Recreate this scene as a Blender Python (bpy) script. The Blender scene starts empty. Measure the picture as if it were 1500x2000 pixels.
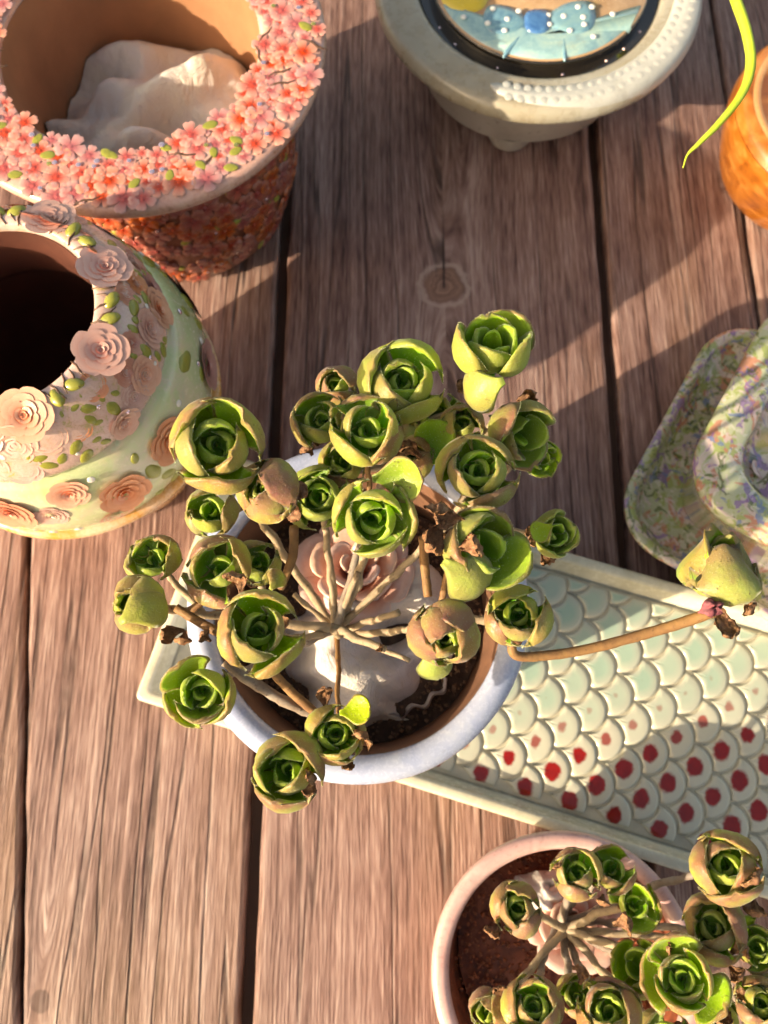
import bpy, math, random
from mathutils import Vector, Matrix, noise
R_ = math.radians
sc = bpy.context.scene
col = sc.collection
rnd = random.Random(7)

# ------------------------------------------------------------------ camera
CAM_H, TILT, FPX = 0.40, R_(15), 1500.0       # height, tilt off the vertical, focal length in photo pixels
cam = bpy.data.cameras.new('camera'); cam_o = bpy.data.objects.new('camera', cam); col.objects.link(cam_o)
cam_o.location = (0, 0, CAM_H); cam_o.rotation_euler = (TILT, 0, 0)
cam.sensor_fit = 'VERTICAL'; cam.sensor_height = 24; cam.lens = 24 * FPX / 2000
cam.clip_start = 0.01; cam.clip_end = 50
cam.dof.use_dof = True; cam.dof.focus_distance = 0.235; cam.dof.aperture_fstop = 10.0
sc.camera = cam_o

# ------------------------------------------------------------------ light
SUN_AZ, SUN_EL = R_(29.0), R_(23)             # azimuth the light travels towards, elevation
w = bpy.data.worlds.new('World'); sc.world = w; w.use_nodes = True
nt = w.node_tree; bg = nt.nodes['Background']
sky = nt.nodes.new('ShaderNodeTexSky'); sky.sky_type = 'NISHITA'; sky.sun_disc = False
sky.sun_elevation = SUN_EL; sky.sun_rotation = math.atan2(-math.cos(SUN_AZ), -math.sin(SUN_AZ))
sky.air_density = 1.0; sky.dust_density = 3.5; sky.ozone_density = 0.6
nt.links.new(sky.outputs[0], bg.inputs[0]); bg.inputs[1].default_value = 0.14
sl = bpy.data.lights.new('sun', 'SUN'); sl.energy = 4.7; sl.angle = R_(0.55); sl.color = (1.0, 0.95, 0.88)
so = bpy.data.objects.new('sun', sl); col.objects.link(so)
dirv = Vector((math.cos(SUN_EL) * math.cos(SUN_AZ), math.cos(SUN_EL) * math.sin(SUN_AZ), -math.sin(SUN_EL)))
so.rotation_euler = dirv.to_track_quat('-Z', 'Y').to_euler(); so.location = (-.6, -.4, .6)
vs = sc.view_settings
vs.view_transform = 'Standard'; vs.look = 'None'; vs.gamma = 1; vs.use_curve_mapping = False; vs.exposure = 0.80
vs.use_white_balance = True; vs.white_balance_temperature = 8700
sc.render.engine = 'CYCLES'
try:
    sc.cycles.use_denoising = True; sc.cycles.use_adaptive_sampling = True; sc.cycles.adaptive_threshold = 0.04; sc.cycles.adaptive_min_samples = 16
    sc.cycles.max_bounces = 6; sc.cycles.diffuse_bounces = 4; sc.cycles.glossy_bounces = 3; sc.cycles.transmission_bounces = 4
except Exception: pass

# ------------------------------------------------------------------ placing: photo direction + real height -> point
CAM = Vector((0, 0, CAM_H)); RGT = Vector((1, 0, 0))
UPV = Vector((0, math.cos(TILT), math.sin(TILT))); FWD = Vector((0, math.sin(TILT), -math.cos(TILT)))
def at(px, py, z):
    d = FWD + RGT * ((px - 750) / FPX) - UPV * ((py - 1000) / FPX)
    return CAM + d * ((z - CAM_H) / d.z)
def mpp(p):                                   # metres per photo pixel at a point
    return (Vector(p) - CAM).dot(FWD) / FPX

# ------------------------------------------------------------------ object helpers
def mesh(name, V, F, m, parent=None, smooth=True, attr=None):
    me = bpy.data.meshes.new(name); me.from_pydata([tuple(v) for v in V], [], F)
    if m: me.materials.append(m)
    if smooth: me.polygons.foreach_set('use_smooth', [True] * len(me.polygons))
    if attr:
        ca = me.color_attributes.new('lf', 'FLOAT_COLOR', 'POINT')
        flat = []
        for a in attr: flat += [a[0], a[1], a[2], 1.0]
        ca.data.foreach_set('color', flat)
    me.update()
    return link(name, me, parent)
def link(name, me, parent=None):
    o = bpy.data.objects.new(name, me); col.objects.link(o)
    if parent: o.parent = parent
    return o
def tag(o, label=None, cat=None, group=None, kind=None):
    for k, v in (('label', label), ('category', cat), ('group', group), ('kind', kind)):
        if v: o[k] = v
    return o
def empty(name, loc, label, cat, group=None):
    o = bpy.data.objects.new(name, None); col.objects.link(o); o.location = loc; o.empty_display_size = .01
    return tag(o, label, cat, group)
def frame(axis, up=Vector((0, 0, 1)), spin=0.0):
    z = Vector(axis).normalized(); x = up.cross(z)
    if x.length < 1e-4: x = Vector((1, 0, 0)).cross(z)
    x.normalize(); y = z.cross(x)
    m = Matrix((x, y, z)).transposed()
    return m @ Matrix.Rotation(spin, 3, 'Z')
def place(o, loc, axis=(0, 0, 1), spin=0.0, s=1.0):
    sc3 = Matrix.Diagonal((s, s, s)) if not isinstance(s, tuple) else Matrix.Diagonal(s)
    m = (frame(axis, Vector((0, 1, 0)) if abs(Vector(axis).normalized().z) > .999 else Vector((0, 0, 1)), spin) @ sc3).to_4x4()
    m.translation = loc; o.matrix_local = m
    return o
def lathe(prof, n=96, wob=0.0, seed=0, closed=False):
    V, F = [], []
    for r, z in prof:
        for i in range(n):
            a = 2 * math.pi * i / n
            k = 1 + wob * noise.noise(Vector((math.cos(a) * 1.5 + seed, math.sin(a) * 1.5, z * 30)))
            V.append((r * k * math.cos(a), r * k * math.sin(a), z + wob * .02 * noise.noise(Vector((math.cos(a) * 2, math.sin(a) * 2, seed + 5)))))
    m = len(prof)
    for j in range(m if closed else m - 1):
        for i in range(n):
            F.append((j * n + i, j * n + (i + 1) % n, ((j + 1) % m) * n + (i + 1) % n, ((j + 1) % m) * n + i))
    return V, F
def round_prof(pts, cuts=3):
    """Chaikin-smooth an open profile"""
    for _ in range(cuts):
        q = [pts[0]]
        for a, b in zip(pts, pts[1:]):
            q.append((a[0] * .75 + b[0] * .25, a[1] * .75 + b[1] * .25)); q.append((a[0] * .25 + b[0] * .75, a[1] * .25 + b[1] * .75))
        q.append(pts[-1]); pts = q
    return pts
def tube(pts, rads, n=9, rough=0.0, seed=0, bumps=0.0):
    """tube through points with a radius each; rough = relative noise, bumps = ring scars"""
    V, F = [], []
    pts = [Vector(p) for p in pts]; up = Vector((.3, .8, .5))
    for i, p in enumerate(pts):
        t = (pts[min(i + 1, len(pts) - 1)] - pts[max(i - 1, 0)]).normalized()
        x = up.cross(t)
        if x.length < 1e-3: x = Vector((1, 0, 0)).cross(t)
        x.normalize(); y = t.cross(x); up = y
        for k in range(n):
            a = 2 * math.pi * k / n
            d = x * math.cos(a) + y * math.sin(a)
            rr = rads[i] * (1 + rough * noise.noise(p * 500 + d * 1.3 + Vector((seed, 0, 0))) + bumps * (noise.noise(Vector((i * .9 + seed, seed, k * .12)))))
            V.append(p + d * rr)
    for i in range(len(pts) - 1):
        for k in range(n):
            F.append((i * n + k, i * n + (k + 1) % n, (i + 1) * n + (k + 1) % n, (i + 1) * n + k))
    F.append(tuple(range(n))[::-1]); F.append(tuple(range((len(pts) - 1) * n, len(pts) * n)))
    return V, F
def bez(p0, p1, p2, p3, n):
    out = []
    for i in range(n + 1):
        t = i / n; s = 1 - t
        out.append(p0 * s**3 + p1 * 3 * s * s * t + p2 * 3 * s * t * t + p3 * t**3)
    return out
def catmull(P, n):
    P = [Vector(p) for p in P]; Q = [P[0] * 2 - P[1]] + P + [P[-1] * 2 - P[-2]]; out = []
    for i in range(1, len(Q) - 2):
        a, b, c, d = Q[i - 1:i + 3]
        for k in range(n):
            t = k / n
            out.append(.5 * (2 * b + (c - a) * t + (2 * a - 5 * b + 4 * c - d) * t * t + (3 * b - a - 3 * c + d) * t**3))
    return out + [P[-1]]

# ------------------------------------------------------------------ material helpers
class Mat:
    def __init__(s, name):
        s.m = bpy.data.materials.new(name); s.m.use_nodes = True; s.t = s.m.node_tree
        s.p = s.t.nodes['Principled BSDF']; s.out = s.t.nodes['Material Output']
    def n(s, typ, ins=None, **kw):
        nd = s.t.nodes.new('ShaderNode' + typ)
        for k, v in kw.items(): setattr(nd, k, v)
        for k, v in (ins or {}).items(): s.set(nd.inputs[k], v)
        return nd
    def set(s, sock, v):
        if isinstance(v, bpy.types.NodeSocket): s.t.links.new(v, sock)
        elif isinstance(v, bpy.types.Node): s.t.links.new(v.outputs[0], sock)
        elif isinstance(v, (tuple, list)) and sock.type == 'RGBA' and len(v) == 3: sock.default_value = (*v, 1)
        else: sock.default_value = v
    def P(s, **kw):
        names = dict(color='Base Color', rough='Roughness', normal='Normal', coat='Coat Weight', coat_rough='Coat Roughness', metal='Metallic',
                     spec='Specular IOR Level', sss='Subsurface Weight', sss_r='Subsurface Radius', sss_s='Subsurface Scale', sheen='Sheen Weight',
                     sheen_rough='Sheen Roughness', trans='Transmission Weight', ior='IOR', alpha='Alpha', sheen_tint='Sheen Tint',
                     film='Thin Film Thickness', film_ior='Thin Film IOR')
        for k, v in kw.items(): s.set(s.p.inputs[names[k]], v)
        return s
    def math(s, op, a, b=0.0, c=0.0, clamp=False):
        return s.n('Math', {0: a, 1: b, 2: c}, operation=op, use_clamp=clamp).outputs[0]
    def mix(s, f, a, b, blend='MIX'):
        nd = s.n('Mix', data_type='RGBA', blend_type=blend, clamp_factor=True)
        s.set(nd.inputs[0], f); s.set(nd.inputs[6], a); s.set(nd.inputs[7], b); return nd.outputs[2]
    def rng(s, v, a, b, c=0.0, d=1.0, smooth=False):
        return s.n('MapRange', {0: v, 1: a, 2: b, 3: c, 4: d}, interpolation_type='SMOOTHSTEP' if smooth else 'LINEAR').outputs[0]
    def ramp(s, f, stops):
        nd = s.n('ValToRGB', {0: f}); e = nd.color_ramp.elements
        while len(e) < len(stops): e.new(.5)
        for i, (p, c) in enumerate(stops): e[i].position = p; e[i].color = (*c, 1)
        return nd.outputs[0]
    def noise(s, vec=None, scale=5, detail=3, rough=.55, dist=0.0):
        ins = {'Scale': scale, 'Detail': detail, 'Roughness': rough, 'Distortion': dist}
        if vec is not None: ins['Vector'] = vec
        return s.n('TexNoise', ins).outputs[0]
    def obj(s): return s.n('TexCoord').outputs['Object']
    def xyz(s, v):
        nd = s.n('SeparateXYZ', {0: v}); return nd.outputs[0], nd.outputs[1], nd.outputs[2]
    def vec(s, x, y, z): return s.n('CombineXYZ', {0: x, 1: y, 2: z}).outputs[0]
    def bump(s, h, strength=.5, dist=.001): return s.n('Bump', {'Strength': strength, 'Distance': dist, 'Height': h}).outputs[0]
    def oattr(s, name): return s.n('Attribute', attribute_type='OBJECT', attribute_name=name).outputs['Fac']
    def orand(s): return s.n('ObjectInfo').outputs['Random']
    def lf(s):
        nd = s.n('Attribute', attribute_type='GEOMETRY', attribute_name='lf'); return s.xyz(nd.outputs['Vector'])

def simple(name, c, rough=.5, var=.15, scale=60, bump=0.0, bscale=300, **kw):
    m = Mat(name); v = m.obj()
    nz = m.noise(v, scale, 4)
    cc = m.mix(m.rng(nz, .3, .7), tuple(x * (1 - var) for x in c), tuple(min(1, x * (1 + var)) for x in c))
    m.P(color=cc, rough=rough, **kw)
    if bump: m.P(normal=m.bump(m.noise(v, bscale, 3), bump, .0006))
    return m.m

# ---- weathered wood
def wood_mat():
    m = Mat('weathered_wood'); v = m.obj(); x, y, z = m.xyz(v)
    off = m.math('MULTIPLY', m.oattr('seed'), 3.7)
    kp = m.oattr('knot')
    def knot(g, kx, ky, r, s):
        dx = m.math('SUBTRACT', g, kx); dy = m.math('DIVIDE', m.math('SUBTRACT', y, ky), s)
        bell = m.math('EXPONENT', m.math('MULTIPLY', m.math('MULTIPLY', dy, dy), -1.0))
        gg = m.math('SQRT', m.math('ADD', m.math('MULTIPLY', dx, dx), m.math('MULTIPLY', bell, r * r)))
        return m.math('ADD', m.math('MULTIPLY', gg, m.math('SIGN', dx)), kx), dx, m.math('SUBTRACT', y, ky)
    k1 = at(868, 558, 0); k2 = at(905, 420, 0); k3 = at(80, 1955, 0)
    wob = m.math('MULTIPLY', m.math('SUBTRACT', m.noise(m.vec(m.math('MULTIPLY', x, 9.0), m.math('MULTIPLY', y, 5.0), off), 1, 2), .5), .006)
    g = m.math('ADD', x, wob)
    g, dx, dy = knot(g, k1.x, k1.y, .0125, .055)
    g, dx2, dy2 = knot(g, k2.x, k2.y, .006, .045)
    g, dx3, dy3 = knot(g, k3.x, k3.y, .006, .03)
    fine = m.noise(m.vec(m.math('MULTIPLY', g, 520.0), m.math('MULTIPLY', y, 4.5), off), 1, 5, .70)
    mid = m.noise(m.vec(m.math('MULTIPLY', g, 150.0), m.math('MULTIPLY', y, 2.2), off), 1, 4, .55)
    wide = m.noise(m.vec(m.math('MULTIPLY', g, 38.0), m.math('MULTIPLY', y, 3.0), off), 1, 3, .5)
    blot = m.noise(m.vec(m.math('ADD', x, off), y, 0.0), 17, 4, .6)
    fib = m.noise(m.vec(m.math('MULTIPLY', g, 900.0), m.math('MULTIPLY', y, 55.0), off), 1, 2, .6)
    f = m.math('ADD', m.math('ADD', m.math('MULTIPLY', fine, .52), m.math('MULTIPLY', mid, .36)), m.math('ADD', m.math('MULTIPLY', wide, .30), m.math('MULTIPLY', blot, .20)))
    f = m.math('ADD', f, m.math('MULTIPLY', m.math('SUBTRACT', fib, .5), .46))
    c = m.ramp(m.rng(f, .49, .86), [(0, (.050, .023, .019)), (.22, (.122, .061, .049)), (.45, (.212, .117, .096)), (.68, (.30, .182, .152)), (1, (.45, .315, .268))])
    # ochre stain and grey weathering
    c = m.mix(m.math('MULTIPLY', m.rng(m.noise(m.vec(m.math('MULTIPLY', x, 16.0), m.math('MULTIPLY', y, 3.0), m.math('ADD', off, 9.0)), 1, 3), .52, .75), .55), c, m.mix(.5, c, (.30, .16, .06)))
    # long drying cracks
    cr = m.math('ABSOLUTE', m.math('SUBTRACT', m.noise(m.vec(m.math('MULTIPLY', g, 70.0), m.math('MULTIPLY', y, 2.2), m.math('ADD', off, 4.0)), 1, 2, .4), .5))
    crm = m.math('MULTIPLY', m.rng(cr, .004, .026, 1, 0, True), m.rng(blot, .36, .58))
    c = m.mix(m.math('MULTIPLY', crm, .8), c, (.045, .022, .016))
    # the knot itself
    def disc(dx, dy, r, ring):
        d = m.math('SQRT', m.math('ADD', m.math('MULTIPLY', dx, dx), m.math('MULTIPLY', dy, dy)))
        d = m.math('ADD', d, m.math('MULTIPLY', m.math('SUBTRACT', m.noise(v, 90, 3), .5), r * .9))
        return m.rng(d, r * .8, r * 1.02, 1, 0, True), m.rng(m.math('ABSOLUTE', m.math('SUBTRACT', d, r * 1.12)), 0, r * .22, 1, 0, True), d
    dxk = m.math('SUBTRACT', x, k1.x)
    a, b, d = disc(dxk, dy, .0125, 1)
    rings = m.noise(m.vec(m.math('MULTIPLY', d, 420.0), 0.0, 0.0), 1, 3)
    c = m.mix(a, c, m.ramp(rings, [(.3, (.11, .052, .034)), (.65, (.34, .19, .135))])); c = m.mix(m.math('MULTIPLY', b, .8), c, (.46, .33, .27))
    c = m.mix(m.math('MULTIPLY', m.rng(m.math('ABSOLUTE', m.math('ADD', dxk, .0012)), .0002, .0011, 1, 0, True), m.rng(dy, -.004, .002, 0, 1)) if False else m.math('MULTIPLY', m.math('MULTIPLY', m.rng(m.math('ABSOLUTE', m.math('ADD', dxk, m.math('MULTIPLY', m.math('SUBTRACT', wide, .5), .004))), .0002, .0010, 1, 0, True), m.rng(dy, -.003, .0, 0, 1)), m.rng(dy, .02, .06, 1, 0)), c, (.04, .02, .015))
    a3, b3, d3 = disc(m.math('SUBTRACT', x, k3.x), dy3, .005, 1)
    c = m.mix(m.math('MULTIPLY', a3, m.rng(blot, .35, .6, .9, .35)), c, (.06, .03, .022))
    hgt = m.math('SUBTRACT', m.math('ADD', m.math('ADD', m.math('MULTIPLY', fine, .8), mid), m.math('MULTIPLY', fib, .9)), m.math('MULTIPLY', crm, 1.2))
    m.P(color=c, rough=m.rng(f, .4, .9, .62, .48), spec=.35, normal=m.bump(hgt, .55, .0012))
    return m.m

# ---- fleshy leaf: lf = (outer side, along, towards the margin)
def leaf_mat(name, dry=False):
    m = Mat(name); v = m.obj(); side, s, e = m.lf()
    blush = m.oattr('blush'); yel = m.oattr('yellow'); rn = m.orand()
    n1 = m.noise(v, 260, 3, .6); n2 = m.noise(v, 900, 2, .6); n3 = m.noise(v, 110, 2)
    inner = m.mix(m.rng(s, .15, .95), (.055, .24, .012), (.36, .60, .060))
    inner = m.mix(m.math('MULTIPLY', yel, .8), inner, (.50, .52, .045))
    outer = m.mix(m.rng(s, .0, .9), (.46, .62, .13), (.40, .55, .10))
    outer = m.mix(m.math('MULTIPLY', yel, .7), outer, (.52, .50, .07))
    bl = m.math('MULTIPLY', blush, m.rng(m.math('ADD', m.math('MULTIPLY', n3, .9), m.math('ADD', m.math('MULTIPLY', n1, .35), m.math('MULTIPLY', m.math('MULTIPLY', s, m.math('ADD', e, .6)), .34))), .53, .96))
    outer = m.mix(m.math('MULTIPLY', bl, 1.05, clamp=True), outer, m.mix(n1, (.34, .11, .085), (.46, .225, .155)))
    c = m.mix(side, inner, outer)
    mg = m.rng(m.math('ADD', e, m.math('MULTIPLY', m.math('SUBTRACT', n1, .5), .12)), .80, .98, 0, 1, True)
    c = m.mix(m.math('MULTIPLY', mg, m.rng(blush, .1, .8, .05, .95)), c, m.mix(side, (.36, .22, .10), (.34, .16, .11)))
    sp = m.math('MULTIPLY', m.rng(n2, .62, .70), m.math('MULTIPLY', m.rng(m.noise(v, 150, 1), .45, .58), m.rng(blush, 0, .6, .2, .9)))
    c = m.mix(sp, c, (.11, .055, .03))
    c = m.mix(m.math('MULTIPLY', m.rng(m.math('ADD', m.math('MULTIPLY', n3, .6), m.math('MULTIPLY', n1, .4)), .38, .64), .5), c, m.mix(.5, c, (.40, .44, .06)))
    c = m.mix(m.math('MULTIPLY', m.rng(m.noise(v, 2300, 1, .5), .66, .72), .45), c, (.72, .76, .45))  # pale specks painted in for hair fuzz and its glints
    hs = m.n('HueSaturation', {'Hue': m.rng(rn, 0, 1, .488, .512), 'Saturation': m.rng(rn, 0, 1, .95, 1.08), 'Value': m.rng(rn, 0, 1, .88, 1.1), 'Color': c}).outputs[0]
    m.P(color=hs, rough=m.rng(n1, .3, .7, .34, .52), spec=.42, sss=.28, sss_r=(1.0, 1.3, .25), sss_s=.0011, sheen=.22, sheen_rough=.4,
        normal=m.bump(m.math('ADD', m.math('MULTIPLY', n1, .6), m.math('MULTIPLY', n2, .8)), .45, .0006))
    # light shining through the thin margin
    tr = m.n('BsdfTranslucent', {'Color': m.mix(.5, hs, (.42, .62, .03))})
    mx = m.n('MixShader', {0: .27, 1: m.p.outputs[0], 2: tr.outputs[0]}); m.t.links.new(mx.outputs[0], m.out.inputs[0])
    return m.m
def dry_mat():
    m = Mat('withered_leaf'); v = m.obj(); side, s, e = m.lf()
    n1 = m.noise(v, 500, 4, .65); n2 = m.noise(v, 140, 3)
    c = m.ramp(n1, [(.25, (.06, .028, .016)), (.5, (.25, .125, .06)), (.75, (.46, .29, .16))])
    c = m.mix(m.math('MULTIPLY', m.rng(n2, .45, .7), .6), c, (.42, .20, .14))
    m.P(color=c, rough=.7, spec=.25, normal=m.bump(n1, .8, .0008)); return m.m
def stem_mat(name, a, b, dk):
    m = Mat(name); v = m.obj()
    n1 = m.noise(v, 180, 4, .6); n2 = m.noise(v, 700, 3, .6)
    c = m.mix(m.rng(n1, .3, .7), a, b); c = m.mix(m.rng(n2, .60, .75), c, dk)
    m.P(color=c, rough=.62, spec=.3, sss=.1, sss_r=(1, .6, .3), sss_s=.0008, normal=m.bump(m.math('ADD', n1, n2), .5, .0005)); return m.m
def painted(name, mid, edge, rough=.3, coat=.4):
    """relief petals: lf.g runs from the heart to the rim of a petal"""
    m = Mat(name); v = m.obj(); a, s, e = m.lf(); rn = m.orand()
    n1 = m.noise(v, 500, 3)
    f = m.math('ADD', s, m.math('MULTIPLY', m.math('SUBTRACT', n1, .5), .6))
    c = m.mix(m.rng(f, .25, 1.1), mid, edge)
    c = m.n('HueSaturation', {'Hue': m.rng(rn, 0, 1, .49, .51), 'Saturation': m.rng(rn, 0, 1, .8, 1.15), 'Value': m.rng(rn, 0, 1, .82, 1.08), 'Color': c}).outputs[0]
    m.P(color=c, rough=rough, coat=coat, coat_rough=.12, normal=m.bump(n1, .25, .0006)); return m.m
def glaze(name, stops, scale=25, rough=.25, coat=.5, dist=1.0, bump=.15, film=0):
    m = Mat(name); v = m.obj(); n1 = m.noise(v, scale, 4, .6, dist); n2 = m.noise(v, scale * 12, 3)
    f = m.math('ADD', n1, m.math('MULTIPLY', m.math('SUBTRACT', n2, .5), .18))
    st_ = m.math('MULTIPLY', m.rng(m.noise(v, 55, 5, .7), .60, .72), .45)
    m.P(color=m.mix(st_, m.ramp(f, stops), m.mix(.6, m.ramp(f, stops), (.16, .09, .05))), rough=m.rng(n2, .3, .7, rough * .8, rough * 1.5), coat=coat, coat_rough=.08, normal=m.bump(m.math('ADD', n1, m.math('MULTIPLY', n2, .3)), bump, .0008))
    if film: m.P(film=film, film_ior=1.6)
    return m.m
M = {}
M['wood'] = wood_mat()
M['leaf'] = leaf_mat('fleshy_leaf')
M['dry'] = dry_mat()
M['stem_pale'] = stem_mat('pale_stem', (.44, .34, .22), (.30, .215, .14), (.13, .08, .05))
M['stem_brown'] = stem_mat('brown_stem', (.30, .165, .065), (.21, .105, .05), (.10, .05, .03))
M['stem_grey'] = stem_mat('grey_stem', (.33, .28, .23), (.22, .16, .12), (.09, .05, .04))
M['hair'] = simple('leaf_hair', (.72, .76, .45), .5, .05)
M['gap'] = simple('dark_underlay', (.09, .042, .024), .8)

# ------------------------------------------------------------------ table top of planks
table = empty('table_top', (0, 0, 0), 'weathered reddish brown plank table top under all the pots', 'table'); table['kind'] = 'structure'; del table['category']
def seam(px, py, qx, qy):                      # a plank joint as a line x(y)
    a, b = at(px, py, 0), at(qx, qy, 0); k = (b.x - a.x) / (b.y - a.y)
    return lambda yy: a.x + k * (yy - a.y)
s0 = seam(46, 1500, 41, 1800); s1 = seam(494, 1700, 552, 520); s2 = seam(1222, 1050, 1163, 270); s3 = seam(1482, 600, 1403, 80)
Y0, Y1 = -.30, .80
bounds = [(lambda y: -.46, lambda y: s0(y) - .0011), (lambda y: s0(y) + .0011, lambda y: s1(y) - .0032), (lambda y: s1(y) + .0030, lambda y: s2(y) - .0036),
          (lambda y: s2(y) + .0024, lambda y: s3(y) - .0010), (lambda y: s3(y) + .0010, lambda y: .41)]
def plank(i, lo, hi):
    ny, nx = 140, 0
    V, F = [], []
    sec = [(0, -.012, 0), (0, -.0022, 0), (.0007, -.0007, 0), (.0024, 0, 0), (-.0024, 0, 1), (-.0007, -.0007, 1), (0, -.0022, 1), (0, -.012, 1)]
    for j in range(ny + 1):
        yy = Y0 + (Y1 - Y0) * j / ny
        l = lo(yy) + .0009 * noise.noise(Vector((i * 7.1, yy * 40, 0))); h = hi(yy) + .0009 * noise.noise(Vector((i * 7.1 + 3, yy * 40, 0)))
        for dx, z, sd in sec: V.append(((h if sd else l) + dx, yy, z))
    k = len(sec)
    for j in range(ny):
        for q in range(k - 1): F.append((j * k + q, j * k + q + 1, (j + 1) * k + q + 1, (j + 1) * k + q)[::-1])
    o = mesh('plank', V, F, M['wood'], table, smooth=False); o['seed'] = float(i) * 1.37 + .2; o['knot'] = 0.0
for i, (lo, hi) in enumerate(bounds): plank(i, lo, hi)
mesh('underlay', [(-.46, Y0, -.010), (.41, Y0, -.010), (.41, Y1, -.010), (-.46, Y1, -.010)], [(0, 1, 2, 3)], M['gap'], table)

# ------------------------------------------------------------------ fish-scale tray
def tile_mat():
    m = Mat('tile_glaze'); v = m.obj(); x, y, z = m.xyz(v)
    dot = m.oattr('dot'); mint = m.oattr('mint'); rn = m.orand(); lf_, s, e = m.lf()
    nz = m.noise(m.vec(x, y, rn), 260, 3)
    c = m.mix(m.math('MULTIPLY', m.rng(e, .95, .35), mint), (.54, .52, .41), (.29, .45, .35))
    dx = m.math('ADD', x, -.0018)
    d = m.math('SQRT', m.math('ADD', m.math('MULTIPLY', dx, dx), m.math('MULTIPLY', m.math('MULTIPLY', y, y), .75)))
    d = m.math('ADD', d, m.math('MULTIPLY', m.math('SUBTRACT', nz, .5), .0034))
    f = m.rng(m.math('SUBTRACT', d, dot), -.0008, .0007, 1, 0, True)
    f = m.math('MULTIPLY', f, m.rng(dot, .0006, .003, .25, 1))
    c = m.mix(f, c, m.mix(nz, (.36, .010, .005), (.18, .005, .003)))
    m.P(color=c, rough=.16, coat=.6, coat_rough=.05, spec=.5, normal=m.bump(m.noise(v, 120, 2), .08, .001)); return m.m
M['tile'] = tile_mat()
M['tray'] = glaze('tray_glaze', [(.2, (.50, .46, .32)), (.5, (.60, .57, .43)), (.8, (.68, .65, .52))], 30, .22, .5, bump=.06)
M['grout'] = simple('tray_groove', (.52, .48, .36), .35, .2, 90, coat=.3)
TA = R_(-16.7); TL, TW = .34, .131
ax_u = Vector((math.cos(TA), math.sin(TA), 0)); ax_v = Vector((-math.sin(TA), math.cos(TA), 0))
tray_o = at(262, 1365, .018); tray_o.z = .0006
tray = empty('scale_tray', tray_o, 'long cream rectangular tray with fish-scale tiles and red dots', 'tray'); tray.rotation_euler = (0, 0, TA)
def rrect(l, w, inset, r, n=6):
    out = []
    for cx, cy, a0 in ((l - inset - r, w - inset - r, 0), (inset + r, w - inset - r, 90), (inset + r, inset + r, 180), (l - inset - r, inset + r, 270)):
        for k in range(n + 1):
            a = R_(a0 + 90 * k / n); out.append((cx + r * math.cos(a), cy + r * math.sin(a)))
    return out
def stack(rings, cap=True, capbot=False):
    V, F = [], []; n = len(rings[0])
    for rg in rings: V += rg
    for j in range(len(rings) - 1):
        for i in range(n): F.append((j * n + i, j * n + (i + 1) % n, (j + 1) * n + (i + 1) % n, (j + 1) * n + i))
    if cap: F.append(tuple(range((len(rings) - 1) * n, len(rings) * n)))
    if capbot: F.append(tuple(range(n))[::-1])
    return V, F
def ringz(l, w, inset, r, z): return [(x, y, z) for x, y in rrect(l, w, inset, r)]
WALL = .0058
V, F = stack([ringz(TL, TW, .003, .004, 0), ringz(TL, TW, .0006, .0035, .004), ringz(TL, TW, .0, .003, .0165), ringz(TL, TW, .0005, .003, .0178), ringz(TL, TW, .0018, .003, .0182),
              ringz(TL, TW, WALL - .0018, .003, .0182), ringz(TL, TW, WALL - .0004, .003, .0177), ringz(TL, TW, WALL, .003, .0165), ringz(TL, TW, WALL + .003, .003, .0075), ringz(TL, TW, WALL + .0042, .003, .0068)])
mesh('tray_body', V, F, M['tray'], tray)
V, F = stack([ringz(TL, TW, WALL + .0040, .003, .0080), ringz(TL, TW, WALL + .0050, .003, .0083)])
mesh('groove_bed', V, F, M['grout'], tray)
SR = .0109                                      # scale radius
def scale_poly(gap):
    r = SR - gap; P = []
    for k in range(13): a = R_(90 - 180 * k / 12); P.append((r * math.cos(a), r * math.sin(a)))
    rb = SR + gap
    def back(cy, a0, a1, n=6):
        return [(-SR + rb * math.cos(R_(a0 + (a1 - a0) * k / n)), cy + rb * math.sin(R_(a0 + (a1 - a0) * k / n))) for k in range(n + 1)]
    lo = [p for p in back(-SR, 4, 86)]; hi = [p for p in back(SR, -86, -4)]
    return P + lo[1:-1] + [(-SR + gap * 1.4, 0)] + hi[1:-1]
def clip(P, ax, val, keep_less):
    out = []
    ins = lambda p: (p[ax] <= val) if keep_less else (p[ax] >= val)
    for i, b in enumerate(P):
        a = P[i - 1]
        if ins(a) != ins(b):
            t = (val - a[ax]) / (b[ax] - a[ax]); out.append((a[0] + t * (b[0] - a[0]), a[1] + t * (b[1] - a[1])))
        if ins(b): out.append(b)
    return out
tile_cache = {}
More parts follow.
